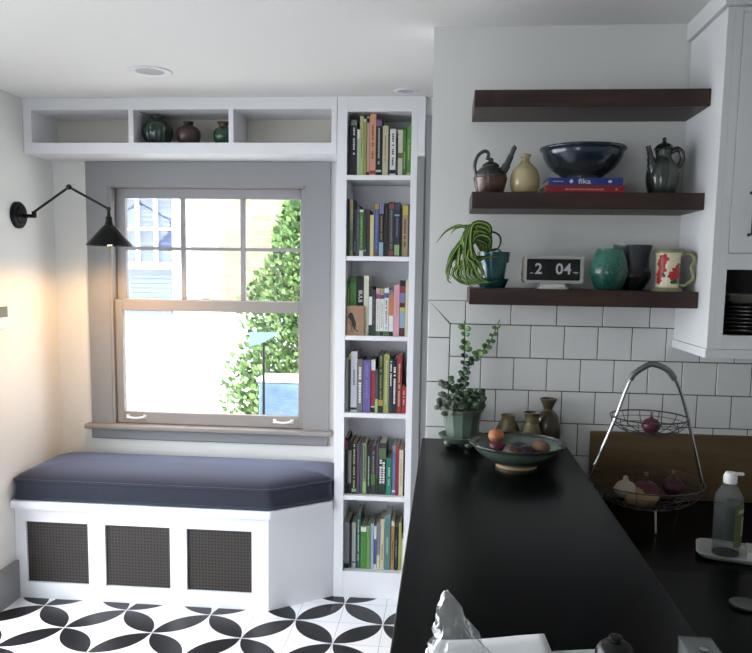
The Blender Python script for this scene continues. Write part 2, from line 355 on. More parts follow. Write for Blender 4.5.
# shrub: trunk, branches and many small leaf sprays as one foliage part
sh = thing('conical_shrub', 'tall bright green conical shrub growing before the brick house', 'shrub', (-.977, 4.15, -.3))
bm = bmesh.new(); rnd = random.Random(3)
def rad(z):   # half width against height above the ground
    return .93*max(0, 1-(z/3.05)**1.5)**.8
for i in range(26000):
    z = 3.0*rnd.random()**1.15; a = rnd.random()*2*PI; r = rad(z)*(1+.12*math.sin(5*a+z*6)+.1*math.sin(9*z+2*a))*(rnd.random()**.35)
    c = Vector((r*math.cos(a), r*math.sin(a)*.7, z+.1)); d = Vector((math.cos(a)*.5+rnd.uniform(-.6, .6), math.sin(a)*.5+rnd.uniform(-.6, .6), rnd.uniform(.1, 1))).normalized()
    s = d.cross(Vector((rnd.uniform(-1, 1), rnd.uniform(-1, 1), rnd.uniform(-1, 1)))).normalized(); l = rnd.uniform(.035, .075); wd = l*.36
    v = [bm.verts.new(c+p) for p in (Vector((0, 0, 0)), d*l*.5+s*wd, d*l, d*l*.5-s*wd)]; bm.faces.new(v).material_index = rnd.choice((0, 0, 1, 2))
me = bpy.data.meshes.new('foliage'); bm.to_mesh(me); bm.free()
link('foliage', me, None, sh, mats=[mat('leaf_a', (88, 118, 64), .6), mat('leaf_b', (118, 146, 86), .6), mat('leaf_c', (50, 78, 42), .6)])
bm = bmesh.new(); tube(bm, [(0, 0, 0), (.02, 0, 1), (0, .02, 2.4)], [.06, .045, .015])
for k in range(14):
    a = k*2.4; z = .3+k*.16; tube(bm, [(0, 0, z), (.5*rad(z)*math.cos(a), .35*rad(z)*math.sin(a), z+.15)], [.02, .008], 6)
fin('trunk', bm, mat('bark', (88, 70, 52), .9), sh)
pb = thing('garden_box', 'pale blue box standing low before the shrub outside', 'box', (-1.155, 3.0, -.3))
bm = bmesh.new(); bx(bm, -.155, .155, 0, .25, 0, 1.06, .008); fin('body', bm, mat('blue_box', (92, 116, 156), .5, noise=.2, nscale=12), pb)
bm = bmesh.new(); bx(bm, -.17, .17, -.015, .265, 1.062, 1.095, .006); fin('lid', bm, mat('box_lid', (222, 226, 230), .5), pb)
pp = thing('garden_post', 'dark slim post carrying a slanted blue-grey panel, before the shrub', 'post', (-1.25, 2.9, -.3))
bm = bmesh.new(); tube(bm, [(0, 0, 0), (0, 0, 1.38)], .011); fin('pole', bm, BLACKM, pp)
bm = bmesh.new(); prism(bm, [(-.105, -.01), (.125, -.01), (-.105, .02)], 0, .02)
v = bm.verts[:]; bmesh.ops.delete(bm, geom=v, context='VERTS')
a = [bm.verts.new(p) for p in [(-.105, -.012, 1.34), (.0, -.012, 1.375), (.125, -.012, 1.45), (-.105, -.012, 1.45)]]; b = [bm.verts.new((q.co.x, .012, q.co.z)) for q in a]
bm.faces.new(a); bm.faces.new(b[::-1])
for i in range(4): bm.faces.new([a[i], b[i], b[(i+1) % 4], a[(i+1) % 4]])
fin('panel', bm, mat('blue_panel', (96, 120, 152), .5), pp)

# ------------------------------------------------------------------ window bench
bn = thing('window_bench', 'white built-in window bench with three dark perforated panels and clipped corner', 'bench', (-1.2, YB, 0))
def loc(bm): bmesh.ops.translate(bm, verts=bm.verts, vec=(1.2, -YB, 0)); return bm
bm = bmesh.new(); xs = [(-1.962, -1.908), (-1.596, -1.510), (-1.189, -1.107), (-.791, -.71)]
for a, b in xs: bx(bm, a, b, .78, .80, .081, .386)
bx(bm, -1.962, -.71, .78, .80, 0, .081); bx(bm, -1.962, -.71, .78, .80, .386, .451); bx(bm, -1.962, -.72, .795, .81, .44, .458)
prism(bm, [(-.71, .78), (-.4325, .985), (-.4325, 1.01), (-.71, .80)], 0, .451)
prism(bm, [(-1.962, .83), (-.715, .83), (-.4325, 1.03), (-.4325, 1.248), (-1.962, 1.248)], .0, .03)
fin('body', loc(bm), TRIMW, bn)
bm = bmesh.new(); prism(bm, [(-1.962, .744), (-.694, .744), (-.4325, .945), (-.4325, 1.248), (-1.962, 1.248)], .458, .497, .003)
fin('seat_slab', loc(bm), TRIMW, bn)
def perf():
    m = mat('perforated_panel', (40, 34, 32), .5); nt = m.node_tree; b = nt.nodes['Principled BSDF']; N = nt.nodes; L = nt.links
    tc = N.new('ShaderNodeTexCoord'); s = N.new('ShaderNodeSeparateXYZ'); L.new(tc.outputs['Object'], s.inputs[0]); outs = []
    def M(op, a, b_=None):
        n = N.new('ShaderNodeMath'); n.operation = op
        for i, v in enumerate((a, b_)):
            if v is None: continue
            if isinstance(v, (int, float)): n.inputs[i].default_value = v
            else: L.new(v, n.inputs[i])
        return n.outputs[0]
    for ax in (0, 2): outs.append(M('SUBTRACT', M('FRACT', M('MULTIPLY', s.outputs[ax], 1/.0158)), .5))
    d = M('SQRT', M('ADD', M('POWER', outs[0], 2.), M('POWER', outs[1], 2.))); k = M('LESS_THAN', d, .3)
    mx = N.new('ShaderNodeMix'); mx.data_type = 'RGBA'; mx.inputs[6].default_value = srgb(54, 48, 44); mx.inputs[7].default_value = srgb(8, 8, 9); L.new(k, mx.inputs[0]); L.new(mx.outputs[2], b.inputs['Base Color'])
    return m
PERF = perf()
for x0, x1, lab in ((-1.908, -1.596, 0), (-1.510, -1.189, 0), (-1.107, -.791, 0)):
    bm = bmesh.new(); bx(bm, x0-.004, x1+.004, .7935, .7975, .079, .388); fin('vent_panel', loc(bm), PERF, bn)

# cushion
def rounded(pts, r, n=6):
    out = []; N = len(pts)
    for i, p in enumerate(pts):
        p = Vector(p); a = (Vector(pts[i-1])-p).normalized(); b = (Vector(pts[(i+1) % N])-p).normalized()
        ri = r[i] if isinstance(r, list) else r
        for k in range(n+1):
            t = k/n; A = p+a*ri; B = p+b*ri; out.append(((1-t)**2*A+2*t*(1-t)*p+t*t*B))
    return out
ol = rounded([(-1.958, .757), (-.700, .752), (-.436, .957), (-.436, 1.243), (-1.958, 1.243)], [.03, .03, .02, .03, .12])
def subdiv(ps, L=.05):
    out = []
    for i, p in enumerate(ps):
        q = ps[(i+1) % len(ps)]; n = max(1, int((q-p).length/L))
        for k in range(n): out.append(p.lerp(q, k/n))
    return out
ol = subdiv(ol); bm = bmesh.new(); spine = lambda p: Vector((max(-1.70, min(-.72, p.x)), 1.0))
levels = [(0, .499), (0, .506), (-.006, .53), (-.008, .55), (-.006, .575), (0, .594), (.02, .604), (.08, .618), (.2, .632), (.4, .642), (.7, .648), (1, .65)]
rings = [[bm.verts.new((*(p.lerp(spine(p), t) if t >= 0 else p+(p-spine(p)).normalized()*t), z)) for p in ol] for t, z in levels]
for A, B in zip(rings, rings[1:]):
    for i in range(len(A)): bm.faces.new([A[i], A[(i+1) % len(A)], B[(i+1) % len(A)], B[i]])
bm.faces.new(rings[0][::-1]); bmesh.ops.remove_doubles(bm, verts=bm.verts, dist=.0005)
FAB = mat('charcoal_blue_fabric', (33, 35, 45), .9, noise=.22, nscale=120, bump=.5, bscale=420, sheen=.5)
FAB.node_tree.nodes['Principled BSDF'].inputs['Sheen Tint'].default_value = (.6, .68, 1, 1)
cu = tag(fin('seat_cushion', bm, FAB, smooth=True), 'long charcoal blue fabric seat cushion with piped edges on the white bench', 'cushion')
for z in (.508, .597):
    bm = bmesh.new(); tube(bm, [(p.x, p.y, z) for p in ol], .0042, 6, closed=True); fin('piping', bm, FAB, cu, smooth=True)

# ------------------------------------------------------------------ cubby shelf over the window
cb = thing('cubby_shelf', 'long white three-compartment cubby box mounted above the grey window', 'shelf', (-1.2, YB, 2.16))
def loc2(bm): bmesh.ops.translate(bm, verts=bm.verts, vec=(1.2, -YB, -2.16)); return bm
bm = bmesh.new()
for b in [(-1.9625, -.4325, .98, 1.248, 2.157, 2.208), (-1.9625, -.4325, .98, 1.248, 2.362, HC-.001), (-1.9625, -1.921, .98, 1.248, 2.208, 2.362), (-.457, -.4325, .98, 1.248, 2.208, 2.362)]: bx(bm, *b)
fin('carcass', loc2(bm), TRIMW, cb)
for a, b in ((-1.436, -1.412), (-.947, -.925)):
    bm = bmesh.new(); bx(bm, a, b, .981, 1.247, 2.208, 2.362); fin('divider', loc2(bm), TRIMW, cb)
bm = bmesh.new(); bx(bm, -1.921, -.457, 1.236, 1.247, 2.208, 2.362); fin('back_panel', loc2(bm), mat('cubby_back', (205, 202, 190), .7), cb)

def vessel(name, label, cat, locn, outer, t, m, n=48, group=None, rib=0, nrib=0, extra=None, **k):
    bm = bmesh.new(); lathe(bm, shell(outer, t), n, rib=rib, nrib=nrib)
    o = fin(name, bm, m, None, locn, smooth=True); tag(o, label, cat, group)
    return o
G_DK = ramp_mat('dark_green_glaze', [(0, (26, 34, 30)), (.5, (46, 62, 56)), (1, (22, 28, 26))], .18, scale=7, noise=.3, nscale=18, coat=.5)
G_BR = ramp_mat('dark_brown_glaze', [(0, (40, 30, 28)), (.6, (70, 50, 46)), (1, (34, 28, 28))], .3, scale=9, noise=.2, coat=.2)
G_GR = ramp_mat('green_glaze', [(0, (18, 46, 30)), (.6, (36, 76, 48)), (.9, (90, 64, 44)), (1, (80, 56, 40))], .2, scale=9, noise=.15, coat=.4)
vessel('round_vase', 'ribbed dark green round vase, leftmost of three in the cubby', 'vase', (-1.334, 1.09, 2.209), smoothprof([(.035, 0), (.058, .02), (.071, .062), (.062, .1), (.038, .125), (.03, .132), (.034, .142)]), .005, G_DK, 72, rib=.035, nrib=18)
vessel('round_vase', 'plain dark brown round vase with short neck, middle one in the cubby', 'vase', (-1.176, 1.08, 2.209), smoothprof([(.032, 0), (.05, .015), (.06, .05), (.05, .08), (.026, .096), (.022, .104), (.026, .113)]), .004, G_BR)
vessel('round_vase', 'small green vase with brown rim at the right of the cubby', 'vase', (-1.005, 1.09, 2.209), smoothprof([(.028, 0), (.042, .02), (.049, .05), (.04, .078), (.024, .09), (.023, .1), (.032, .114)]), .004, G_GR)

# ------------------------------------------------------------------ bookcase
bc = thing('bookcase', 'narrow floor-to-ceiling white bookcase beside the window bench', 'bookcase', (-.24, YB, 0))
def loc3(bm): bmesh.ops.translate(bm, verts=bm.verts, vec=(.24, -YB, 0)); return bm
SZ = [2.061, 1.685, 1.307, .932, .520, .135]
IX0, IX1 = -.383, -.084
for a, b in ((-.4300, IX0), (IX1, -.0545)):
    bm = bmesh.new(); bx(bm, a, b, YB, 1.248, .0, HC-.001, .001); fin('side_panel', loc3(bm), TRIMW, bc)
bm = bmesh.new(); bx(bm, -.0545, -.0215, YB, YB+.026, 2.145, HC-.001); fin('filler_strip', loc3(bm), TRIMW, bc)
bm = bmesh.new(); bx(bm, IX0, IX1, YB, 1.236, 2.349, HC-.001); fin('top_panel', loc3(bm), TRIMW, bc)
bm = bmesh.new(); bx(bm, IX0, IX1, 1.236, 1.247, 0, 2.349); fin('back_panel', loc3(bm), TRIMW, bc)
for z in SZ:
    bm = bmesh.new(); bx(bm, IX0, IX1, YB+.001, 1.236, z-.022 if z > .2 else 0, z, .001); fin('shelf', loc3(bm), TRIMW, bc)

BC = dict(black=(20, 20, 22), ink=(28, 30, 36), grey=(128, 130, 134), mint=(172, 196, 176), white=(222, 224, 222), limepale=(186, 196, 118), olive=(118, 116, 60), lime=(154, 160, 74), cream=(206, 198, 162),
    dustpink=(196, 158, 150), salmon=(224, 152, 116), rust=(140, 66, 50), red=(176, 40, 48), purple=(140, 90, 150), tan=(170, 146, 104), forest=(34, 54, 40), ivory=(210, 208, 182), green=(62, 126, 48), brightgreen=(88, 158, 56),
    sage=(120, 138, 92), sagedark=(84, 110, 74), slate=(66, 72, 92), maroon=(84, 34, 38), paleyellow=(208, 192, 124), blue=(66, 92, 160), mustard=(176, 146, 60), lilac=(126, 122, 176), paleblue=(142, 172, 198), brown=(74, 54, 44),
    charcoal=(52, 54, 56), navy=(38, 48, 78), palegreen=(146, 186, 112), yellow=(206, 190, 60), magenta=(156, 42, 96), plum=(86, 62, 92), orange=(214, 120, 66), pink=(226, 150, 166), crimson=(156, 36, 50), palegrey=(158, 162, 156),
    lavenderwhite=(186, 186, 202), taupe=(110, 104, 98), violet=(98, 84, 164), emerald=(24, 128, 104), bluelav=(100, 110, 160), lavgrey=(136, 136, 150), deepteal=(36, 82, 76), vividgreen=(66, 148, 52), leaf=(116, 158, 82), indigo=(72, 76, 140),
    tealblue=(82, 130, 134), ochre=(168, 126, 60))
def bcm(c):
    g = sum(BC[c])/3; return mat('cloth_'+c, tuple((g+(v-g)*.8)*.93 for v in BC[c]), .5, noise=.04, nscale=30)
BOOKS = [
[
(2.3, 12.1, 235, 'black', 'thin black book at the left end of the top bookcase shelf', [], None),
(14.9, 28.7, 255, 'ink', 'thick black book with grey spine top and white lettering, top bookcase shelf', [('grey', 0.9, 1)], ('white', 0.38, 0.86)),
(44.8, 12.1, 210, 'mint', 'pale mint thin book left of the yellow-green one, top bookcase shelf', [('white', 0.8, 1)], None),
(57.5, 15.5, 270, 'limepale', 'tall pale yellow-green book on the top bookcase shelf', [], ('olive', 0.3, 0.8)),
(73.6, 14.4, 258, 'lime', 'olive-lime book right against the tall yellow-green book, top bookcase shelf', [('cream', 0.95, 1)], None),
(89.1, 13.2, 269, 'dustpink', 'dusty pink book with dark spine top beside the salmon book, top bookcase shelf', [('ink', 0.9, 0.97), ('ink', 0, 0.06)], None),
(103.5, 28.7, 280, 'salmon', 'tallest salmon orange book on the top bookcase shelf', [('red', 0.03, 0.08)], ('rust', 0.25, 0.85)),
(133.4, 27.0, 256, 'ink', 'black book with purple flower at its spine top, top bookcase shelf', [('purple', 0.88, 0.98), ('mint', 0.06, 0.1)], ('mint', 0.2, 0.85)),
(163.9, 26.4, 228, 'cream', 'plain cream book between the black flower book and a dark gap, top bookcase shelf', [], ('tan', 0.3, 0.8)),
(191.5, 6.3, 191, 'forest', 'very thin dark green book left of the white one, top bookcase shelf', [], None),
(198.9, 27.6, 213, 'white', 'white book with dark lettering down its spine, top bookcase shelf', [('ink', 0.04, 0.12)], ('ink', 0.25, 0.9)),
(228.8, 6.9, 174, 'forest', 'very thin dark green book right of the white one, top bookcase shelf', [], None),
(236.9, 21.3, 208, 'ivory', 'ivory book with an olive emblem at spine middle, top bookcase shelf', [('olive', 0.38, 0.5)], None),
(259.3, 15.5, 217, 'green', 'deep leaf-green book, second from right on the top bookcase shelf', [], ('limepale', 0.15, 0.5)),
(276.0, 21.8, 225, 'brightgreen', 'bright green book at the right end of the top bookcase shelf', [('limepale', 0.02, 0.06)], ('limepale', 0.3, 0.75))],
[
(1.7, 10.5, 267, 'black', 'black book at the left end of the second bookcase shelf', [], None),
(13.4, 15.7, 268, 'sage', 'tall thin book fading beige to green on the second bookcase shelf', [('tan', 0.62, 1), ('sagedark', 0.1, 0.45)], None),
(31.4, 14.5, 220, 'black', 'black book between the beige-green and the navy one, second bookcase shelf', [], ('grey', 0.1, 0.3)),
(46.5, 12.8, 238, 'slate', 'slate navy book with faded spine lettering on the second bookcase shelf', [], ('grey', 0.35, 0.8)),
(59.9, 19.2, 218, 'green', 'dark green book with a pale lime stripe and white foot, second bookcase shelf', [('white', 0, 0.12), ('white', 0.95, 1)], ('lime', 0.2, 0.85)),
(79.7, 15.1, 220, 'forest', 'dark forest green book beside the lime-striped one, second bookcase shelf', [('grey', 0.1, 0.14)], None),
(95.4, 14.5, 217, 'maroon', 'dark maroon and green book left of the pale yellow one, second bookcase shelf', [('forest', 0.1, 0.5)], None),
(110.5, 18.6, 194, 'paleyellow', 'short pale yellow book on the second bookcase shelf', [], ('cream', 0.3, 0.8)),
(131.5, 20.4, 244, 'blue', 'blue book with a mustard spine top on the second bookcase shelf', [('mustard', 0.9, 1), ('rust', 0.02, 0.08)], ('lilac', 0.15, 0.85)),
(153.6, 21.5, 243, 'ink', 'dark book with lilac top and pale blue foot, second bookcase shelf', [('lilac', 0.82, 1), ('paleblue', 0, 0.27)], ('tan', 0.35, 0.78)),
(176.8, 20.4, 248, 'black', 'black book with small brown lettering, middle of second bookcase shelf', [], ('brown', 0.25, 0.9)),
(198.4, 26.8, 254, 'charcoal', 'charcoal book with a rust red spine top on the second bookcase shelf', [('rust', 0.88, 0.97), ('rust', 0.02, 0.1)], ('grey', 0.15, 0.85)),
(225.7, 25.6, 252, 'navy', 'navy book with a pale green block at its foot, second bookcase shelf', [('palegreen', 0.02, 0.22), ('slate', 0.86, 0.98), ('paleblue', 0.75, 0.78)], ('grey', 0.35, 0.72)),
(253.0, 8.7, 227, 'black', 'thin black book left of the tan and yellow one, second bookcase shelf', [], None),
(262.4, 27.3, 243, 'tan', 'tan book with a bright yellow top band on the second bookcase shelf', [('yellow', 0.8, 0.97)], ('brown', 0.15, 0.72)),
(290.3, 8.1, 244, 'brown', 'thin dark brown book at the right end of the second bookcase shelf', [], None)],
[
(0.6, 14.2, 248, 'green', 'deep green book at the left end of the third bookcase shelf', [], ('limepale', 0.5, 0.9)),
(15.4, 30.7, 280, 'brightgreen', 'tall leaf-green book behind the brown card, third bookcase shelf', [('green', 0.9, 1)], None),
(47.3, 35.5, 283, 'black', 'black book spelling BULB in large white letters, third bookcase shelf', [], 'BULB'),
(85.1, 23.6, 286, 'ivory', 'tall ivory book just right of the BULB book, third bookcase shelf', [], None),
(109.9, 16.5, 233, 'forest', 'green book with a white title strip on the third bookcase shelf', [('white', 0.22, 0.8)], None),
(127.6, 14.2, 219, 'charcoal', 'charcoal thin book left of the magenta-topped one, third bookcase shelf', [], ('grey', 0.2, 0.8)),
(143.0, 20.1, 227, 'white', 'white book with a magenta band near its top, third bookcase shelf', [('magenta', 0.78, 0.88), ('sagedark', 0, 0.1), ('dustpink', 0.88, 1)], ('dustpink', 0.15, 0.72)),
(164.3, 18.3, 227, 'white', 'white book with plum band and grey lettering, third bookcase shelf', [('plum', 0.78, 0.87), ('forest', 0, 0.1), ('tan', 0.88, 1)], ('grey', 0.15, 0.72)),
(183.8, 21.3, 228, 'white', 'white book with a blue band near its top, third bookcase shelf', [('blue', 0.8, 0.9), ('green', 0, 0.1)], ('slate', 0.15, 0.75)),
(206.2, 21.9, 219, 'white', 'white book with an orange upper spine, third bookcase shelf', [('orange', 0.45, 0.9), ('forest', 0, 0.1), ('grey', 0.9, 1)], None),
(229.3, 27.2, 246, 'pink', 'tall plain pink book on the third bookcase shelf', [], ('dustpink', 0.3, 0.8)),
(257.6, 26.0, 266, 'paleblue', 'book with a red, yellow and blue patchwork spine, third bookcase shelf', [('crimson', 0.78, 0.9), ('lilac', 0.6, 0.78), ('maroon', 0.52, 0.6), ('yellow', 0.46, 0.52), ('maroon', 0, 0.15), ('ink', 0.9, 1)], None),
(284.8, 12.4, 268, 'cream', 'thin cream book at the right end of the third bookcase shelf', [], None)],
[
(0.6, 13.7, 268, 'palegrey', 'pale grey book at the left end of the fourth bookcase shelf', [], ('ink', 0.03, 0.08)),
(15.5, 10.7, 285, 'forest', 'thin dark green book with lime top on the fourth bookcase shelf', [('lime', 0.9, 1)], None),
(27.3, 30.9, 297, 'lavenderwhite', 'tall lavender-white book on the fourth bookcase shelf', [('ink', 0.04, 0.08)], ('slate', 0.45, 0.7)),
(59.4, 25.6, 261, 'taupe', 'taupe book with large white script lettering, fourth bookcase shelf', [], ('bigwhite', 0.18, 0.85)),
(86.8, 36.9, 256, 'violet', 'wide violet book on the fourth bookcase shelf', [], ('lilac', 0.3, 0.9)),
(125.4, 20.8, 259, 'red', 'red book with a white spine top on the fourth bookcase shelf', [('white', 0.8, 1), ('ink', 0, 0.1), ('white', 0.1, 0.12)], None),
(146.8, 13.7, 214, 'slate', 'slate blue book with a pale green foot, fourth bookcase shelf', [('palegreen', 0, 0.32)], None),
(161.7, 23.2, 291, 'forest', 'tall dark green book with lime lettering and yellow foot, fourth bookcase shelf', [('mustard', 0.12, 0.22)], ('lime', 0.25, 0.95)),
(186.7, 26.7, 286, 'lime', 'olive-lime book right of the tall dark green one, fourth bookcase shelf', [], ('cream', 0.15, 0.9)),
(214.6, 14.9, 268, 'navy', 'navy book with bold white lettering on its upper half, fourth bookcase shelf', [], ('bigwhite', 0.5, 0.95)),
(230.6, 19.0, 262, 'ink', 'inky book with long white lettering left of the red one, fourth bookcase shelf', [], ('bigwhite', 0.2, 0.9)),
(250.9, 23.2, 285, 'crimson', 'tall crimson book with cream lettering on the fourth bookcase shelf', [], ('cream', 0.1, 0.85)),
(275.2, 20.8, 131, 'red', 'short red book at the right end of the fourth bookcase shelf', [], ('cream', 0.35, 0.85))],
[
(0.6, 13.6, 279, 'black', 'black book with a magenta band at the left end of the fifth bookcase shelf', [('magenta', 0.8, 0.96)], None),
(15.4, 18.4, 259, 'black', 'black book with a grey title panel on the fifth bookcase shelf', [('grey', 0.2, 0.84)], None),
(35.0, 23.7, 256, 'black', 'black book with pale green block lettering on the fifth bookcase shelf', [('palegreen', 0.04, 0.1)], ('limepale', 0.12, 0.98)),
(59.9, 14.8, 251, 'plum', 'dull plum book on the fifth bookcase shelf', [], None),
(75.9, 11.9, 255, 'slate', 'dark slate thin book beside the plum one, fifth bookcase shelf', [], None),
(89.0, 19.0, 256, 'sage', 'sage green striped book with black edges on the fifth bookcase shelf', [('palegreen', 0.03, 0.25)], ('forest', 0.3, 0.95)),
(109.2, 19.6, 238, 'ink', 'blackish green book with pale lettering, middle of the fifth bookcase shelf', [], ('mint', 0.2, 0.8)),
(129.9, 23.1, 244, 'charcoal', 'charcoal book with a leafy green lower spine, fifth bookcase shelf', [('green', 0.2, 0.42), ('maroon', 0.9, 0.97)], ('grey', 0.45, 0.88)),
(154.2, 11.9, 261, 'plum', 'thin dark plum book left of the block-lettered one, fifth bookcase shelf', [('forest', 0, 0.3)], None),
(167.3, 36.2, 259, 'forest', 'wide dark green book with chunky white letters, fifth bookcase shelf', [('sagedark', 0.7, 0.9)], ('huge', 0.22, 0.68)),
(205.9, 26.7, 186, 'emerald', 'short emerald green book on the fifth bookcase shelf', [], ('mint', 0.25, 0.8)),
(234.9, 15.4, 249, 'bluelav', 'blue-lavender thin book on the fifth bookcase shelf', [('grey', 0.88, 1), ('white', 0.06, 0.1)], None),
(250.9, 16.6, 250, 'crimson', 'crimson book between the lavender and cream ones, fifth bookcase shelf', [], None),
(268.7, 19.6, 229, 'cream', 'cream book near the right end of the fifth bookcase shelf', [], ('tan', 0.2, 0.8)),
(289.5, 8.3, 229, 'black', 'thin black book at the right end of the fifth bookcase shelf', [], None)],
[
(1.2, 25.5, 236, 'lavgrey', 'lavender-grey book at the left end of the bottom bookcase shelf', [('ink', 0, 0.1)], None),
(28.6, 9.9, 226, 'black', 'thin black book on the bottom bookcase shelf', [], None),
(39.8, 19.9, 236, 'palegrey', 'pale grey book with a dark foot band on the bottom bookcase shelf', [('ink', 0.12, 0.15)], None),
(61.5, 20.5, 279, 'deepteal', 'tall deep teal book with pale lettering, bottom bookcase shelf', [], ('mint', 0.15, 0.9)),
(83.3, 28.6, 222, 'vividgreen', 'vivid green book with a white badge on its spine, bottom bookcase shelf', [('white', 0.86, 0.97)], None),
(113.1, 19.9, 222, 'leaf', 'light leaf-green book beside the white-badged one, bottom bookcase shelf', [], None),
(134.9, 13.7, 236, 'paleblue', 'pale blue thin book on the bottom bookcase shelf', [], None),
(149.8, 13.1, 223, 'white', 'white-topped book with an indigo lower spine, bottom bookcase shelf', [('indigo', 0.12, 0.7)], None),
(164.1, 16.2, 241, 'grey', 'mid grey book on the bottom bookcase shelf', [('cream', 0, 0.3)], None),
(182.1, 19.3, 259, 'cream', 'tall cream book left of the teal-blue one, bottom bookcase shelf', [], ('olive', 0.2, 0.5)),
(202.6, 28.6, 279, 'tealblue', 'wide teal-blue book on the bottom bookcase shelf', [], ('mint', 0.3, 0.6)),
(234.4, 16.8, 251, 'ochre', 'ochre book on the bottom bookcase shelf', [('cream', 0.9, 1)], ('brown', 0.2, 0.6)),
(252.4, 17.4, 223, 'ink', 'black book right of the ochre one, bottom bookcase shelf', [], ('grey', 0.3, 0.7)),
(272.3, 13.7, 242, 'lime', 'olive-lime thin book on the bottom bookcase shelf', [], None),
(287.8, 9.9, 187, 'cream', 'short cream book with olive top near the right end, bottom bookcase shelf', [('olive', 0.88, 1)], None)]]

GRP = ['books on the top bookcase shelf', 'books on the second bookcase shelf', 'books on the third bookcase shelf', 'books on the fourth bookcase shelf', 'books on the fifth bookcase shelf', 'books on the bottom bookcase shelf']
rb = random.Random(11)
def make_book(x, wd, h, dep, front, z, col, label, bands, tit, grp):
    """x: left edge, front: y of the spine, local origin at spine foot"""
    bt = min(.0016, wd*.18); bm = bmesh.new()
    bx(bm, 0, wd, 0, bt, 0, h); bx(bm, 0, bt, bt, dep, 0, h); bx(bm, wd-bt, wd, bt, dep, 0, h)
    o = tag(fin('book', bm, bcm(col), None, (x, front, z)), label, 'book', grp)
    bm = bmesh.new(); bx(bm, bt, wd-bt, bt+.0005, dep-.004, .003, h-.004); fin('pages', bm, PAPER, o)
    for c, a, b in bands:
        bm = bmesh.new(); bx(bm, .0002, wd-.0002, -.0006, .0, a*h, b*h); fin('spine_band', bm, bcm(c), o)
    if tit == 'BULB':
        text('spine_lettering', 'BULB', wd*.72, (wd*.5, -.0004, h*.66), bcm('white'), o, rot=(PI/2, PI/2, 0), bold=.0004)
    elif tit:
        c, a, b = tit; c, f = {'bigwhite': ('white', .52), 'huge': ('white', .66)}.get(c, (c, .3)); bm = bmesh.new(); zz = b*h; k = 0
        rows = 2 if tit[0] == 'huge' else 1
        while zz > a*h:
            l = rb.uniform(.35, .8)*wd*f*1.1/rows+.0015
            for r in range(rows):
                if rb.random() < .88:
                    cx = wd*(.5+(r-.5*(rows-1))*.4); hw = wd*f*.5/rows*rb.uniform(.75, 1)
                    bx(bm, cx-hw, cx+hw, -.0007, .0, zz-l, zz)
            zz -= l+max(.0014, wd*.09)
        if bm.verts: fin('spine_lettering', bm, bcm(c), o)
        else: bm.free()
    return o
for s, rows in enumerate(BOOKS):
    for (x, wd, h, col, lab, bands, tit) in rows:
        x0 = IX0+x/1000+.0002; wd = min(wd/1000-.0004, IX1-.0006-x0)
        front = {4: 1.012, 5: 1.018}.get(s, .998)+rb.uniform(0, .006)
        if s == 2 and x < 85: front = 1.03
        make_book(x0, wd, min(h/1000, .31), rb.uniform(.15, .185) if h > 170 else .14, front, SZ[s]+.0003, col, lab, bands, tit, GRP[s])
# kraft card leaning in front of the third shelf's first books
kc = thing('kraft_card', 'brown kraft card with a black bird drawing, propped on the third bookcase shelf', 'card', (IX0+.046, .992, SZ[2]+.0005))
bm = bmesh.new(); bx(bm, -.044, .044, 0, .006, 0, .142, .0008); fin('card', bm, mat('kraft', (152, 122, 98), .85, noise=.06, nscale=40), kc)
bm = bmesh.new()
def blob(bm, pts, y=-.0006, t=.0006):
    a = [bm.verts.new((px, y, pz)) for px, pz in pts]; b = [bm.verts.new((px, y+t, pz)) for px, pz in pts]; n = len(pts)
    bm.faces.new(a); bm.faces.new(b[::-1])
    for i in range(n): bm.faces.new([a[i], b[i], b[(i+1) % n], a[(i+1) % n]])
blob(bm, [(-.036, .088), (-.030, .104), (-.02, .11), (-.012, .104), (-.004, .085), (.004, .06), (.004, .04), (-.004, .034), (-.012, .05), (-.02, .07), (-.028, .08)])
for i in range(5): blob(bm, [(-.028+i*.006, .068-i*.006), (-.026+i*.006, .07-i*.006), (-.016+i*.005, .034), (-.018+i*.005, .033)], -.0008)
blob(bm, [(-.008, .034), (.0, .034), (.016, .018), (.012, .016)])
for q in (-.018, -.008): blob(bm, [(q, .036), (q+.002, .036), (q+.001, .018), (q-.006, .016), (q-.006, .018), (q-.001, .02)])
fin('bird_drawing', bm, bcm('black'), kc)

# ------------------------------------------------------------------ wall sconce (lit)
sc = thing('wall_sconce', 'black swing-arm wall sconce with lit conical metal shade', 'lamp', (XL, .905, 1.857))
def S(name, f, m=BLACKM, **k): bm = bmesh.new(); f(bm); return fin(name, bm, m, k.get('par', sc), smooth=False, angle=35)
def along_x(bm, prof, x0=0, n=40):
    lathe(bm, prof, n); bmesh.ops.transform(bm, matrix=Matrix.Translation((x0, 0, 0)) @ Matrix.Rotation(PI/2, 4, 'Y'), verts=bm.verts)
S('wall_plate', lambda bm: along_x(bm, [(0, 0), (.064, 0), (.064, .012), (.058, .018), (.045, .02), (.042, .027), (.02, .03), (0, .03)]))
J0 = Vector((.085, 0, .003)); J1 = Vector((.265, -.005, .133)); J2 = Vector((.458, -.005, .032))
def stem(bm):
    tube(bm, [(.028, 0, -.004), (.085, 0, -.004)], .009, 12); tube(bm, [(.085, 0, -.012), (.085, 0, .018)], .011, 12); tube(bm, [(.085, -.012, .0), (.098, -.02, -.006), (.1, -.03, .004)], .004)
S('mount_stem', stem)
S('arm', lambda bm: (tube(bm, [J0+Vector((0, 0, .012)), J1], .006, 12)))
S('arm', lambda bm: (tube(bm, [J1, J2], .006, 12)))
def joint(p, r): 
    def f(bm): bmesh.ops.create_uvsphere(bm, u_segments=16, v_segments=10, radius=r, matrix=Matrix.Translation(p)); tube(bm, [p+Vector((0, -r*1.3, 0)), p+Vector((0, r*1.3, 0))], r*.55, 12)
    return f
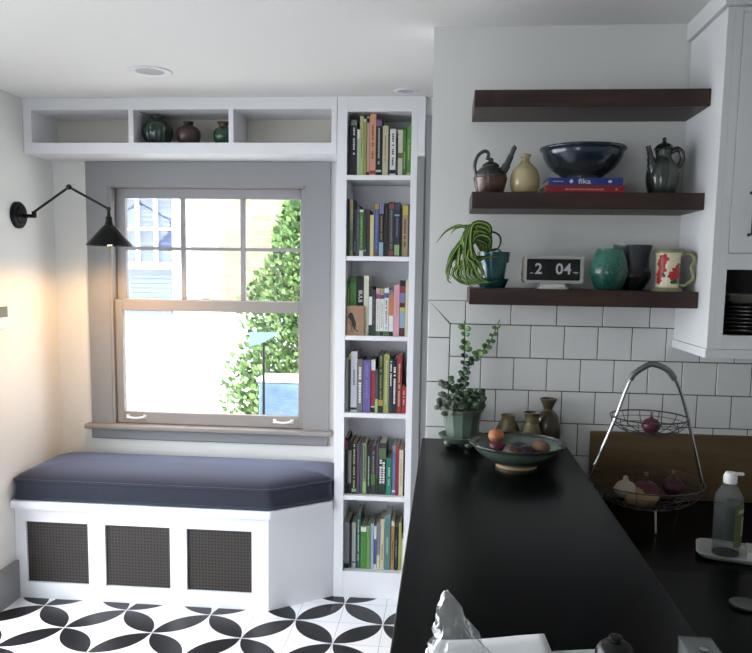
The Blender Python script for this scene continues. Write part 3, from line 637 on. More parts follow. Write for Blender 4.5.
S('joint', joint(J1, .013)); S('joint', joint(J2, .011))
hx = J2.x
S('socket', lambda bm: lathe(bm, [(0, .03), (.007, .028), (.009, .0), (.015, -.006), (.017, -.03), (.019, -.034), (.019, -.04), (.024, -.044), (.024, -.05), (0, -.05)], 24, (hx, -.005, 0)))
def shd(bm):
    lathe(bm, [(.022, -.046), (.03, -.05), (.105, -.135), (.107, -.14), (.1055, -.141), (.1035, -.136), (.029, -.053), (.022, -.049), (.022, -.046)], 64, (hx, -.005, 0))
shade = S('lamp_shade', shd)
bulbm = mat('lit_bulb', (255, 236, 200), .3, emit=(255, 214, 150), estr=14)
bm = bmesh.new(); lathe(bm, smoothprof([(0, -.052), (.012, -.056), (.014, -.075), (.027, -.105), (.024, -.128), (.012, -.138), (0, -.14)]), 24, (hx, -.005, 0)); fin('bulb', bm, bulbm, sc, smooth=True)
ld = bpy.data.lights.new('sconce_light', 'SPOT'); ld.energy = 15; ld.color = (1, .56, .2); ld.shadow_soft_size = .03; ld.spot_size = math.radians(168); ld.spot_blend = .5
lo = bpy.data.objects.new('sconce_light', ld); COL.objects.link(lo); lo.location = (XL+hx, .90, 1.857-.146)

# ------------------------------------------------------------------ wall control + downlights
wc = thing('wall_thermostat', 'small white wall control with grey screen on the left wall', 'thermostat', (XL, .712, 1.379))
bm = bmesh.new(); bx(bm, 0, .02, -.055, .053, -.054, .054, .004); fin('case', bm, WHITEP, wc)
bm = bmesh.new(); bx(bm, .02, .0215, -.048, .046, -.002, .048); fin('screen', bm, mat('screen_grey', (92, 100, 98), .3), wc)
def downlight(x, y, r, label):
    d = thing('ceiling_downlight', label, 'ceiling light', (x, y, HC), 'recessed ceiling downlights')
    bm = bmesh.new(); lathe(bm, [(r, 0), (r, -.004), (r*.92, -.007), (r*.66, -.003), (r*.62, -.001), (r*.62, 0), (r, 0)], 48); fin('trim_ring', bm, TRIMW, d, smooth=True)
    bm = bmesh.new(); lathe(bm, [(0, -.0006), (r*.63, -.0006), (r*.63, -.0016), (0, -.0016)], 32); fin('lens', bm, mat('unlit_lens', (176, 176, 178), .3), d)
downlight(-1.14, .515, .09, 'unlit round white recessed downlight in the ceiling before the window')
downlight(-.105, .885, .055, 'unlit small recessed downlight in the ceiling above the bookcase')
# ------------------------------------------------------------------ floating shelves
SH = [(2.113, 2.163, 'topmost dark walnut floating shelf, with nothing on it'), (1.812, 1.862, 'middle dark walnut floating shelf holding teapot, bowl and pitcher'), (1.518, 1.568, 'lowest dark walnut floating shelf holding clock and mugs')]
for z0, z1, lab in SH:
    bm = bmesh.new(); bx(bm, -.344, .344, -.235, -.0065 if z0 < 1.6 else -.0005, -(z1-z0), 0, .0012); tag(fin('floating_shelf', bm, WALNUT, None, (.509, 0, z1)), lab, 'shelf', 'walnut floating shelves')
Z2, Z3 = 1.862, 1.568
def PT(name, f, m, par, angle=40, smooth=None):
    bm = bmesh.new(); f(bm); return fin(name, bm, m, par, angle=angle)
# teapot with bridge handle behind and long side spout
T_BR = ramp_mat('teapot_brown_glaze', [(0, (46, 34, 32)), (.35, (92, 66, 58)), (1, (60, 44, 40))], .25, scale=10, coat=.3)
T_GR = ramp_mat('teapot_dark_glaze', [(0, (40, 44, 42)), (1, (62, 68, 64))], .22, scale=10, coat=.4)
tp = thing('teapot', 'small two-tone brown and black ceramic teapot with long slanted spout', 'teapot', (.225, -.13, Z2))
PT('body', lambda bm: lathe(bm, smoothprof([(0, 0), (.036, 0), (.044, .01), (.0525, .045), (.053, .054), (.048, .062)]), 48), T_BR, tp)
PT('shoulder', lambda bm: lathe(bm, smoothprof([(.0512, .055), (.051, .062), (.042, .076), (.026, .089), (0, .092)]), 48), T_GR, tp)
lid = PT('lid', lambda bm: lathe(bm, smoothprof([(0, .088), (.026, .088), (.025, .096), (.012, .104), (.004, .107)]), 32), T_GR, tp)
PT('knob', lambda bm: lathe(bm, smoothprof([(0, .102), (.006, .104), (.0085, .112), (0, .118)]), 16), T_GR, lid)
PT('spout', lambda bm: tube(bm, bez([(.03, -.012, .058), (.048, -.016, .09), (.06, -.018, .118), (.07, -.02, .143), (.074, -.02, .148)], 5), [.013]*6+[.010]*5+[.0075]*5+[.0065]*4+[.007]*1, 14), T_GR, tp)
PT('handle', lambda bm: tube(bm, bez([(-.046, -.01, .06), (-.051, -.012, .09), (-.042, -.012, .12), (-.022, -.012, .135), (-.009, -.01, .128), (-.012, -.008, .108)], 6), .0055, 12), T_GR, tp)
# cream flask
fl = vessel('flask_vase', 'round cream stoneware flask with narrow neck between teapot and bowl', 'vase', (.333, -.13, Z2), smoothprof([(.03, 0), (.041, .015), (.0465, .045), (.0395, .075), (.022, .096), (.0135, .104), (.013, .115), (.017, .121), (.016, .127)]), .004,
    ramp_mat('cream_glaze', [(0, (176, 160, 118)), (.6, (190, 176, 134)), (1, (150, 138, 104))], .25, scale=7, noise=.25, nscale=30, coat=.3))
# two books lying flat
for z, hh, col, lab, x0, x1 in ((Z2+.0003, .024, (140, 28, 38), 'thick red book lying flat at the bottom under the blue bowl', -.120, .118), (Z2+.0246, .0225, (34, 54, 124), 'blue book titled fika lying flat directly under the blue bowl', -.112, .112)):
    o = thing('book', lab, 'book', (.51, -.115, z), 'books lying flat under the bowl'); c = mat('cover_%d' % col[0], col, .45); b = .0016
    bm = bmesh.new(); bx(bm, x0, x1, -.085, .085, 0, b); bx(bm, x0, x1, -.085, .085, hh-b, hh); bx(bm, x0, x1, -.085, -.085+b, b, hh-b); fin('cover', bm, c, o)
    bm = bmesh.new(); bx(bm, x0+.003, x1-.003, -.083, .082, b, hh-b); fin('pages', bm, PAPER, o)
    if hh < .023:
        text('spine_lettering', 'fika', .021, (-.003, -.0855, .0115), bcm('white'), o, bold=.0003, sx=1.3)
        bm = bmesh.new(); lathe(bm, [(0, 0), (.0055, 0), (.0055, .001), (0, .001)], 16); bmesh.ops.transform(bm, matrix=Matrix.Translation((-.043, -.0853, .0115)) @ Matrix.Rotation(PI/2, 4, 'X'), verts=bm.verts); bx(bm, -.0445, -.0425, -.0862, -.0853, .006, .018); bx(bm, .068, .078, -.0862, -.0853, .008, .015)
        bx(bm, -.098, -.066, -.0857, -.0853, .0105, .0125); fin('spine_mark', bm, bcm('white'), o)
    else:
        bm = bmesh.new(); xx = -.06
        while xx < .045: l = rb.uniform(.004, .012); bx(bm, xx, xx+l, -.0857, -.0853, .010, .014); xx += l+.002
        bx(bm, .09, .096, -.0857, -.0853, .009, .015); fin('spine_mark', bm, bcm('salmon'), o)
G_BL = ramp_mat('blue_bowl_glaze', [(0, (36, 42, 40)), (.35, (46, 50, 46)), (.55, (26, 38, 50)), (.9, (32, 48, 62)), (1, (20, 23, 27))], .22, scale=10, noise=.12, nscale=40, coat=.4)
vessel('stoneware_bowl', 'wide dark blue stoneware bowl resting on two flat books', 'bowl', (.508, -.137, Z2+.0475), smoothprof([(.062, 0), (.064, .008), (.07, .014), (.098, .035), (.119, .066), (.124, .084), (.132, .090), (.132, .097)]), .006, G_BL, 64)
# pitcher
P_G = ramp_mat('dark_pitcher_glaze', [(0, (42, 46, 42)), (.5, (66, 74, 68)), (1, (34, 38, 38))], .2, scale=6, noise=.35, nscale=14, coat=.5)
pt = thing('lidded_pitcher', 'dark grey glazed lidded pitcher with tall spout at right of the middle shelf', 'pitcher', (.757, -.125, Z2))
PT('body', lambda bm: lathe(bm, smoothprof([(0, 0), (.036, 0), (.043, .012), (.0505, .055), (.045, .088), (.03, .112), (.024, .122), (.026, .137), (.024, .142), (0, .142)]), 48), P_G, pt)
pl = PT('lid', lambda bm: lathe(bm, smoothprof([(0, .14), (.028, .141), (.029, .148), (.02, .158), (.008, .164), (.005, .17), (.007, .176), (0, .181)]), 32), P_G, pt)
PT('spout', lambda bm: tube(bm, bez([(-.024, -.012, .065), (-.038, -.015, .095), (-.045, -.016, .125), (-.053, -.018, .152)], 5), [.02]*3+[.016]*3+[.012]*3+[.009]*3+[.0075]*4, 14), P_G, pt)
PT('handle', lambda bm: tube(bm, bez([(.02, -.005, .136), (.038, -.008, .143), (.050, -.01, .134), (.054, -.01, .115), (.05, -.008, .098), (.040, -.005, .086)], 6), [.0085]*31, 12), P_G, pt)
# spider plant
TEAL = ramp_mat('teal_glaze', [(0, (14, 48, 52)), (.5, (20, 84, 88)), (1, (18, 68, 74))], .15, scale=8, noise=.2, coat=.6)
pp = thing('potted_spider_plant', 'trailing striped spider plant in a glossy teal pot on the lowest shelf', 'plant', (.243, -.12, Z3))
PT('pot', lambda bm: lathe(bm, [(0, .012), (.036, .012), (.044, .08), (.05, .081), (.054, .115), (.049, .115), (.046, .09), (0, .088)], 48), TEAL, pp, 35)
PT('saucer', lambda bm: lathe(bm, [(0, .001), (.040, .001), (.052, .03), (.048, .03), (.038, .011), (0, .0105)], 48), TEAL, pp, 35)
PT('soil', lambda bm: lathe(bm, [(0, .0885), (.0465, .0895), (.047, .1), (0, .103)], 24), mat('potting_soil', (40, 32, 26), .95, noise=.4, nscale=90, bump=.6), pp)
def striped():
    m = mat('striped_leaf', (90, 130, 50), .45); nt = m.node_tree; b = nt.nodes['Principled BSDF']
    uv = nt.nodes.new('ShaderNodeUVMap'); s = nt.nodes.new('ShaderNodeSeparateXYZ'); nt.links.new(uv.outputs[0], s.inputs[0])
    r = nt.nodes.new('ShaderNodeValToRGB'); cr = r.color_ramp; cr.elements[0].color = srgb(48, 84, 26); cr.elements[0].position = .36; cr.elements[1].color = srgb(168, 184, 92); cr.elements[1].position = .44
    e = cr.elements.new(.56); e.color = srgb(168, 184, 92); e = cr.elements.new(.64); e.color = srgb(54, 92, 30)
    nt.links.new(s.outputs[0], r.inputs[0]); nt.links.new(r.outputs[0], b.inputs['Base Color']); return m
def leafstrip(bm, uvl, pts, wmax, side=None):
    P = bez(pts, 8); N = len(P); rows = []
    for i, p in enumerate(P):
        t = (P[min(i+1, N-1)]-P[max(i-1, 0)]).normalized(); s = t.cross(Vector(side or (0, -1, .2))).normalized(); nn = s.cross(t)
        f = i/(N-1); wd = wmax*min(1, (.35+2.5*f))*(1-f**2.5)+.0004
        rows.append([bm.verts.new(p-s*wd), bm.verts.new(p+nn*wd*.35), bm.verts.new(p+s*wd)])
    for i in range(N-1):
        for k in range(2):
            f = bm.faces.new([rows[i][k], rows[i][k+1], rows[i+1][k+1], rows[i+1][k]]); f.smooth = True
            for lp, (u, v) in zip(f.loops, [(k*.5, i/N), (k*.5+.5, i/N), (k*.5+.5, (i+1)/N), (k*.5, (i+1)/N)]): lp[uvl].uv = (u, v)
bm = bmesh.new(); uvl = bm.loops.layers.uv.new('UVMap'); rl = random.Random(5)
leafstrip(bm, uvl, [(-.03, -.02, .1), (-.06, -.03, .165), (-.105, -.035, .195), (-.15, -.04, .18), (-.185, -.045, .14)], .0055)
leafstrip(bm, uvl, [(-.02, -.01, .1), (-.03, .0, .15), (-.075, .0, .195), (-.12, .0, .19), (-.14, .0, .17)], .005)
for i in range(20):
    a = i/20; ex = -.155+.12*rl.random(); ez = rl.uniform(-.0, .07); top = rl.uniform(.14, .2); fy = rl.uniform(-.09, .02)
    ez = max(ez, .012) if ex > -.085 and fy > -.11 else ez
    if ex > -.09: fy = -.075-.03*rl.random()
    leafstrip(bm, uvl, [(-.02+rl.uniform(-.015, .015), -.01, .1), (-.035+rl.uniform(-.02, .02), -.03+fy*.3, top*.95), (-.075+rl.uniform(-.025, .02), fy*.7, top), (ex*.6-.045, fy*.95, top*.62), (ex, fy, ez+.02), (ex+rl.uniform(0, .03), fy, ez)], rl.uniform(.006, .0085), (rl.uniform(-.4, .4), -1, .2))
for i in range(7):
    leafstrip(bm, uvl, [(-.045+.01*i, -.055, .1), (-.09+.008*i, -.075, .09), (-.13+.012*i, -.085, .05), (-.11+.014*i, -.088, .02), (-.07+.014*i, -.09, .006+.003*i)], .005)
me = bpy.data.meshes.new('leaves'); bm.to_mesh(me); bm.free(); fo = link('leaves', me, striped(), pp)
md = fo.modifiers.new('thickness', 'SOLIDIFY'); md.thickness = .0006
DKL = mat('dark_leaf', (48, 66, 40), .45)
PT('tendril', lambda bm: tube(bm, bez([(-.02, 0, .1), (-.035, -.005, .135), (-.028, -.005, .168), (-.004, -.005, .178), (.018, -.005, .165), (.02, -.005, .14), (.008, -.005, .122), (-.01, 0, .12), (.01, .0, .125), (.028, .0, .112)], 6), [.0032]*30+[.0025]*25, 8), DKL, pp)
# flip clock
ck = thing('flip_clock', 'grey and white flip clock reading 2 04 on the lowest shelf', 'clock', (.4305, -.12, Z3))
CLG = mat('clock_shell', (172, 170, 164), .4)
def rr(bm, w_, h_, r, y0, y1, zc, hole=None):
    def ring(w2, h2, r2, y):
        pts = rounded([(-w2, -h2), (w2, -h2), (w2, h2), (-w2, h2)], r2, 5); return [bm.verts.new((p.x, y, zc+p.y)) for p in pts]
    A, B = ring(w_, h_, r, y0), ring(w_, h_, r, y1); n = len(A)
    for i in range(n): bm.faces.new([A[i], A[(i+1) % n], B[(i+1) % n], B[i]])
    bm.faces.new(B)
    if hole:
        C_ = ring(hole[0], hole[1], hole[2], y0); D = ring(hole[0], hole[1], hole[2], y0+hole[3])
        for P_, Q in ((A, C_), (C_, D)):
            for i in range(n): bm.faces.new([P_[i], P_[(i+1) % n], Q[(i+1) % n], Q[i]])
        bm.faces.new(D)
    else: bm.faces.new(A)
PT('shell', lambda bm: rr(bm, .0925, .0425, .012, -.04, .04, .061, (.084, .034, .006, .012)), CLG, ck, 30)
PT('face', lambda bm: bx(bm, -.0835, .0835, -.0295, -.0282, .0275, .0945), mat('clock_black', (12, 13, 15), .3), ck)
DIG = mat('digit_grey', (196, 198, 200), .5)
text('digit', '2', .047, (-.046, -.0302, .062), DIG, ck, bold=.0009); text('digit', '0', .047, (.019, -.0302, .062), DIG, ck, bold=.0009); text('digit', '4', .047, (.0445, -.0302, .062), DIG, ck, bold=.0009)
PT('small_mark', lambda bm: (bx(bm, .062, .078, -.0303, -.0296, .052, .0545), bx(bm, .066, .075, -.0303, -.0296, .0485, .050), bx(bm, -.072, -.062, -.0303, -.0296, .0485, .051)), DIG, ck)
PT('flap_line', lambda bm: bx(bm, -.07, .06, -.0306, -.0302, .0608, .0614), mat('flap_gap', (4, 4, 5), .4), ck)
PT('stand', lambda bm: (bx(bm, -.040, .040, -.03, .03, .0045, .0182, .002), bx(bm, -.048, .048, -.036, .036, 0, .005, .001)), WHITEP, ck)
PT('knob', lambda bm: (lathe(bm, [(0, 0), (.007, 0), (.007, .005), (0, .005)], 16), bmesh.ops.transform(bm, matrix=Matrix.Translation((-.0925, 0, .05)) @ Matrix.Rotation(-PI/2, 4, 'Y'), verts=bm.verts)), CLG, ck)
# mugs
G_TE = ramp_mat('speckled_teal_glaze', [(0, (16, 50, 44)), (.35, (28, 80, 68)), (.6, (56, 112, 96)), (1, (20, 54, 48))], .3, scale=4, off=.15, noise=.5, nscale=160, coat=.2)
vessel('tumbler', 'rounded speckled teal green cup beside the flip clock', 'cup', (.598, -.172, Z3), smoothprof([(.033, 0), (.041, .006), (.055, .04), (.058, .062), (.05, .1), (.0405, .122), (.0405, .128)]), .0035, G_TE, 56)
G_MU = ramp_mat('slate_mug_glaze', [(0, (38, 40, 38)), (.45, (46, 48, 46)), (.5, (56, 62, 70)), (1, (70, 76, 84))], .25, scale=7, noise=.06, coat=.4)
mg = thing('large_mug', 'large slate grey waisted mug behind the teal cup', 'mug', (.691, -.070, Z3))
PT('body', lambda bm: lathe(bm, shell(smoothprof([(.034, 0), (.04, .006), (.058, .035), (.0605, .055), (.054, .075), (.055, .11), (.06, .138), (.0605, .144)]), .004), 56), G_MU, mg, 50)
# jug with red flowers
G_CR = mat('cream_jug_glaze', (216, 208, 178), .25, noise=.04, nscale=20, coat=.4); G_OL = mat('olive_jug_trim', (128, 130, 88), .3, noise=.15, nscale=60, coat=.3)
jg = thing('floral_jug', 'cream jug with red flowers and wavy olive handle on lowest shelf', 'jug', (.775, -.175, Z3), rz=-.35)
JP = smoothprof([(.041, 0), (.043, .004), (.036, .014), (.034, .024), (.035, .05), (.036, .08), (.0365, .105), (.041, .118), (.0425, .124)], 6)
jb = PT('body', lambda bm: lathe(bm, shell(JP, .004), 56), G_CR, jg, 50)
PT('rim', lambda bm: lathe(bm, [(.0405, .117), (.0435, .1175), (.045, .124), (.042, .1275), (.038, .125), (.038, .118), (.0405, .117)], 56), G_OL, jg, 50)
PT('foot', lambda bm: lathe(bm, [(.036, .0005), (.046, .0005), (.0455, .006), (.040, .011), (.037, .012), (.036, .0005)], 56), G_OL, jg, 50)
PT('handle', lambda bm: tube(bm, bez([(.036, 0, .108), (.055, 0, .116), (.072, 0, .106), (.074, 0, .09), (.067, 0, .074), (.072, 0, .055), (.074, 0, .04), (.06, 0, .026), (.05, 0, .018), (.034, 0, .022)], 6), .0055, 12), G_OL, jg)
def jr(z):
    for (r0, z0), (r1, z1) in zip(JP, JP[1:]):
        if z0 <= z <= z1 and z1 > z0: return r0+(r1-r0)*(z-z0)/(z1-z0)
    return .036
def decal(bm, th, z, s, lobes=5, rot=0, depth=.35, off=.0006):
    """petalled patch laid on the jug's round wall"""
    P = lambda a, q: (lambda t, zz: bm.verts.new(((jr(zz)+off)*math.cos(t), (jr(zz)+off)*math.sin(t), zz)))(th+q*math.cos(a)/.036, z+q*math.sin(a))
    c = P(0, 0); rn = [[P(2*PI*k/30, s*f*(1-depth+depth*abs(math.cos(lobes*PI*k/30+rot)))) for k in range(30)] for f in (.5, 1)]
    for k in range(30):
        j = (k+1) % 30; bm.faces.new([c, rn[0][k], rn[0][j]]); bm.faces.new([rn[0][k], rn[1][k], rn[1][j], rn[0][j]])
RED = mat('red_enamel', (172, 40, 40), .35); DG = mat('leaf_enamel', (46, 64, 44), .4)
fr = -PI/2+.35
PT('painted_flower', lambda bm: [decal(bm, fr+a, z, s*1.2, 5, r) for a, z, s, r in [(-.62, .098, .014, 0), (-.85, .085, .013, 1), (-.75, .066, .013, .5), (-1.0, .05, .012, 2), (-1.05, .033, .011, .2)]], RED, jg)
PT('painted_flower', lambda bm: [decal(bm, fr+a, z, s*1.2, 5, r) for a, z, s, r in [(.42, .062, .012, 0), (.12, .048, .012, 1), (.4, .044, .013, .5), (.7, .052, .012, .2), (.62, .072, .009, .4)]], RED, jg)
PT('painted_leaf', lambda bm: [decal(bm, fr+a, z, s, 2, r, .6, .0009) for a, z, s, r in [(.45, .03, .011, 0), (.25, .028, .009, 0), (-.6, .05, .008, 1), (.7, .082, .006, .5), (-.8, .076, .005, 0)]], DG, jg)

# ------------------------------------------------------------------ upper cabinet
uc = thing('upper_cabinet', 'white upper wall cabinet with open dish cubby at right edge', 'cabinet', (1.4, -.331, 1.38))
def U(name, lst, m=CABP, par=uc, bev=.0008, ox=0):
    bm = bmesh.new()
    for b in lst: bx(bm, b[0]-1.4, b[1]-1.4, b[2]+.331, b[3]+.331, b[4]-1.38, b[5]-1.38, bev)
    return fin(name, bm, m, par)
CX1 = 2.1
U('side_panel', [(.854, .874, -.331, -.0065, 1.406, 2.36)])
U('side_panel', [(CX1-.02, CX1, -.331, -.0065, 1.406, 2.36)])
U('carcass', [(.874, CX1-.02, -.31, -.0065, 1.406, 1.44), (.874, CX1-.02, -.31, -.0065, 1.64, 1.67), (.874, CX1-.02, -.31, -.0065, 2.3, 2.36), (.874, CX1-.02, -.02, -.0065, 1.44, 2.3)])
U('back_panel', [(.876, CX1-.022, -.024, -.0205, 1.441, 1.639), (.8745, .8765, -.3, -.024, 1.441, 1.639)], mat('cubby_shade_tone', (62, 58, 54), .7))  # dark sheets at back and left: the cubby's shade put into colour
U('face_frame', [(.874, .897, -.331, -.311, 1.406, 2.36), (.897, CX1-.02, -.331, -.311, 1.406, 1.446), (.897, CX1-.02, -.331, -.311, 1.636, 1.682), (.897, CX1-.02, -.331, -.311, 2.346, 2.36), (1.46, 1.5, -.331, -.311, 1.446, 2.346)])
U('light_rail', [(.850, CX1, -.3345, -.0065, 1.379, 1.405)])
for a, b, hx_ in ((.8985, 1.4585, .95), (1.5015, CX1-.0215, 1.56)):
    dr = U('door', [(a, a+.06, -.3315, -.313, 1.6835, 2.3445), (b-.06, b, -.3315, -.313, 1.6835, 2.3445), (a+.06, b-.06, -.3315, -.313, 2.285, 2.3445), (a+.06, b-.06, -.3315, -.313, 1.6835, 1.743), (a+.06, b-.06, -.323, -.317, 1.743, 2.285)])
    bm = bmesh.new(); x = hx_-1.4; tube(bm, [(x, 0, .355), (x, -.028, .358), (x, -.028, .47), (x, 0, .473)], .005, 10); fin('door_handle', bm, BLACKM, dr)
U('crown_moulding', [(.842, CX1, -.345, -.0005, 2.362, HC-.001)])
DISH = mat('dark_stoneware', (58, 54, 52), .35, coat=.2); DISH2 = mat('grey_stoneware', (120, 116, 106), .35)
def plate(z, r, m, lab, x=1.03, y=-.165, h=.016):
    bm = bmesh.new(); lathe(bm, [(0, 0), (r*.55, 0), (r*.6, .004), (r, h), (r, h+.003), (r*.96, h+.003), (r*.57, .007), (0, .006)], 48)
    o = fin('dinner_plate', bm, m, None, (x, y, z), angle=50); tag(o, lab, 'plate', 'plates stacked in the cabinet cubby')
zz = 1.4405
for i in range(7): plate(zz, .125, DISH, ['dark plate at the very bottom of the cubby stack', 'second dark plate from the bottom of the cubby stack', 'third dark plate from the bottom of the cubby stack', 'fourth dark plate from the bottom of the cubby stack', 'fifth dark plate from the bottom of the cubby stack', 'sixth dark plate from the bottom of the cubby stack', 'topmost dark plate, just below the pale grey dish'][i]); zz += .0115
bm = bmesh.new(); zz += .01; lathe(bm, [(0, 0), (.06, 0), (.11, .01), (.125, .034), (.121, .034), (.105, .014), (0, .006)], 48); tag(fin('serving_dish', bm, DISH2, None, (1.03, -.165, zz), angle=50), 'pale grey shallow dish on top of the cubby plate stack', 'dish')

# ------------------------------------------------------------------ bar and counters
br = thing('bar_counter', 'raised black stone bar counter running toward the viewer', 'counter', (.27, -1.0, 0))
bm = bmesh.new(); bx(bm, .023-.27, .512-.27, -2.1+1, -.0075+1, ZB-.04, ZB, .003, seg=2); fin('countertop', bm, STONE, br)
bm = bmesh.new(); bx(bm, .16-.27, .503-.27, -2.05+1, -.0075+1, 0, ZB-.04); fin('support_wall', bm, WALLP, br)
lc = thing('lower_counter', 'lower black stone counter to the right of the bar', 'counter', (1.2, -.6, 0))
bm = bmesh.new(); bx(bm, .504-1.2, XR-1.201, -.66+.6, -.0075+.6, ZC-.04, ZC, .002); bx(bm, .504-1.2, 1.16-1.2, -2.05+.6, -.66+.6, ZC-.04, ZC, .002); fin('countertop', bm, STONE, lc)
bm = bmesh.new(); bx(bm, .504-1.2, XR-1.201, -.62+.6, -.0075+.6, .1, ZC-.04); bx(bm, .504-1.2, 1.12-1.2, -2.05+.6, -.62+.6, .1, ZC-.04); bx(bm, .504-1.2, XR-1.25, -.56+.6, -.01+.6, 0, .1); bx(bm, .504-1.2, 1.06-1.2, -2.0+.6, -.56+.6, 0, .1); fin('base_cabinet', bm, TRIMW, lc)
bm = bmesh.new(); bx(bm, .595, 2.0, -.030, -.0085, ZC+.0005, 1.087, .004, seg=2); tag(fin('wooden_board', bm, wood('olive_brown_wood', (88, 70, 44), (104, 84, 54), (3, 20, 20), .5)), 'long brown wooden board standing against the white tiles', 'board')

# ------------------------------------------------------------------ things on the bar
CEL = ramp_mat('celadon_glaze', [(0, (80, 92, 82)), (.6, (98, 112, 100)), (1, (80, 92, 82))], .3, scale=9, noise=.12, nscale=25, coat=.3)
hp = thing('potted_trailing_plant', 'climbing round-leaved plant in a faceted celadon pot on the bar', 'plant', (.158, -.1, ZB))
PT('saucer', lambda bm: lathe(bm, [(0, .012), (.05, .012), (.066, .024), (.079, .037), (.076, .039), (.06, .028), (.045, .02), (0, .02)], 48), CEL, hp, 40)
for k in range(4):
    a = PI/4+k*PI/2-.3; PT('foot', lambda bm: bmesh.ops.create_uvsphere(bm, u_segments=12, v_segments=8, radius=.013, matrix=Matrix.Translation((.05*math.cos(a), .05*math.sin(a), .0115)) @ Matrix.Diagonal((1.2, 1.2, .85, 1))), CEL, hp)
PT('pot', lambda bm: (lathe(bm, [(0, .0205), (.045, .0205), (.05, .026), (.066, .116), (.07, .118), (.071, .126), (.064, .127), (.06, .112), (0, .11)], 12)), CEL, hp, 15)
PT('soil', lambda bm: lathe(bm, [(0, .111), (.0595, .1115), (.0595, .117), (0, .121)], 24), mat('potting_soil', (40, 32, 26), .95), hp)
rl = random.Random(21)
def leaf(bm, c, d, nrm, s):
    d = Vector(d).normalized(); nrm = Vector(nrm).normalized(); sd = d.cross(nrm).normalized(); nrm = sd.cross(d); n = 10
    top = [bm.verts.new(Vector(c)+d*s*(.5-.5*math.cos(2*PI*k/n))+sd*s*.4*math.sin(2*PI*k/n)+nrm*s*(.12*abs(math.sin(2*PI*k/n))+.03)) for k in range(n)]
    bot = [bm.verts.new(v.co-nrm*.0016) for v in top]; ct = bm.verts.new(Vector(c)+d*s*.5+nrm*.0004); cb_ = bm.verts.new(Vector(c)+d*s*.5-nrm*.002)
    for k in range(n):
        j = (k+1) % n
        for q in ([ct, top[k], top[j]], [cb_, bot[j], bot[k]], [top[k], bot[k], bot[j], top[j]]):
            bm.faces.new(q).smooth = True
vines = [bez([(.0, .0, .118), (-.005, .02, .19), (.002, .04, .27), (.004, .06, .34), (.0, .06, .415)], 6), bez([(.005, .0, .118), (.0, .02, .2), (.012, .035, .255), (.05, .05, .3), (.088, .06, .345), (.118, .065, .42)], 6),
    bez([(-.01, -.01, .118), (-.02, -.02, .17), (-.04, -.02, .2), (-.05, -.02, .235)], 5), bez([(-.02, -.01, .118), (-.04, -.03, .16), (-.062, -.04, .175), (-.07, -.045, .15), (-.072, -.05, .125)], 5), bez([(-.015, .01, .118), (-.03, .01, .17), (-.055, .01, .2), (-.068, .01, .205)], 5),
    bez([(.02, .0, .118), (.03, 0, .16), (.05, -.01, .18), (.058, -.02, .15)], 5), bez([(.01, -.02, .118), (.02, -.03, .17), (.035, -.03, .195)], 5), bez([(-.01, -.02, .118), (-.03, -.04, .15), (-.045, -.05, .14), (-.05, -.055, .11)], 5)]
for vi, v in enumerate(vines): PT('stem', lambda bm: tube(bm, v, .0018, 6), mat('plant_stem', (70, 84, 54), .6), hp)
LF1 = mat('waxy_dark_leaf', (62, 84, 60), .35, noise=.2, nscale=40); LF2 = mat('waxy_light_leaf', (104, 140, 84), .35, noise=.2, nscale=40); LF3 = mat('waxy_silver_leaf', (116, 128, 112), .35, noise=.25, nscale=40)
bm = bmesh.new(); bm2 = bmesh.new(); bm3 = bmesh.new()
for vi, v in enumerate(vines):
    for i in range(2, len(v)-1, 2 if vi < 2 else 1):
        p = v[i]
        for s in (-1, 1):
            if vi > 1 and rl.random() < .5: continue
            tgt = bm2 if (vi == 0 and i > len(v)*.6) or (vi == 1 and i > len(v)*.55) else (bm3 if vi in (3, 7, 4) else bm)
            sz = rl.uniform(.016, .026) if vi > 1 or i > 5 else rl.uniform(.024, .034)
            leaf(tgt, p, (s*rl.uniform(.6, 1), rl.uniform(-.9, .1), rl.uniform(-.3, .6)), (rl.uniform(-.3, .3), -1, rl.uniform(-.2, .8)), sz)
for k in range(6):
    leaf(bm, (rl.uniform(0, .045), rl.uniform(-.03, .02), .125+.012*rl.random()), (rl.uniform(.2, 1), rl.uniform(-.8, .1), rl.uniform(.2, .9)), (rl.uniform(-.3, .3), -1, .4), rl.uniform(.03, .045))
for b_, mm in ((bm, LF1), (bm2, LF2), (bm3, LF3)):
    me = bpy.data.meshes.new('leaves'); b_.to_mesh(me); b_.free(); link('leaves', me, mm, hp)
# three small vases
OLV = ramp_mat('olive_brown_glaze', [(0, (54, 42, 28)), (.45, (86, 74, 46)), (.8, (106, 98, 66)), (1, (60, 50, 34))], .25, scale=8, noise=.3, nscale=30, coat=.4)
vessel('bud_vase', 'squat olive brown vase nearest the celadon plant pot', 'vase', (.312, -.075, ZB), smoothprof([(.034, 0), (.042, .02), (.043, .045), (.03, .078), (.0225, .09), (.023, .1), (.025, .104)]), .003, OLV)
vessel('bud_vase', 'middle small olive vase with flared neck behind the fruit bowl', 'vase', (.387, -.107, ZB), smoothprof([(.028, 0), (.036, .02), (.037, .045), (.026, .075), (.022, .085), (.024, .105), (.0285, .118), (.028, .121)]), .003, OLV)
vessel('bud_vase', 'tallest brown vase with flared cup neck, right of the three', 'vase', (.446, -.052, ZB), smoothprof([(.032, 0), (.042, .025), (.0425, .065), (.034, .1), (.0165, .12), (.0155, .127), (.022, .143), (.0285, .157), (.028, .16)]), .003,
    ramp_mat('dark_olive_glaze', [(0, (44, 36, 26)), (.5, (64, 54, 36)), (1, (82, 72, 48))], .25, scale=6, noise=.3, nscale=30, coat=.4))
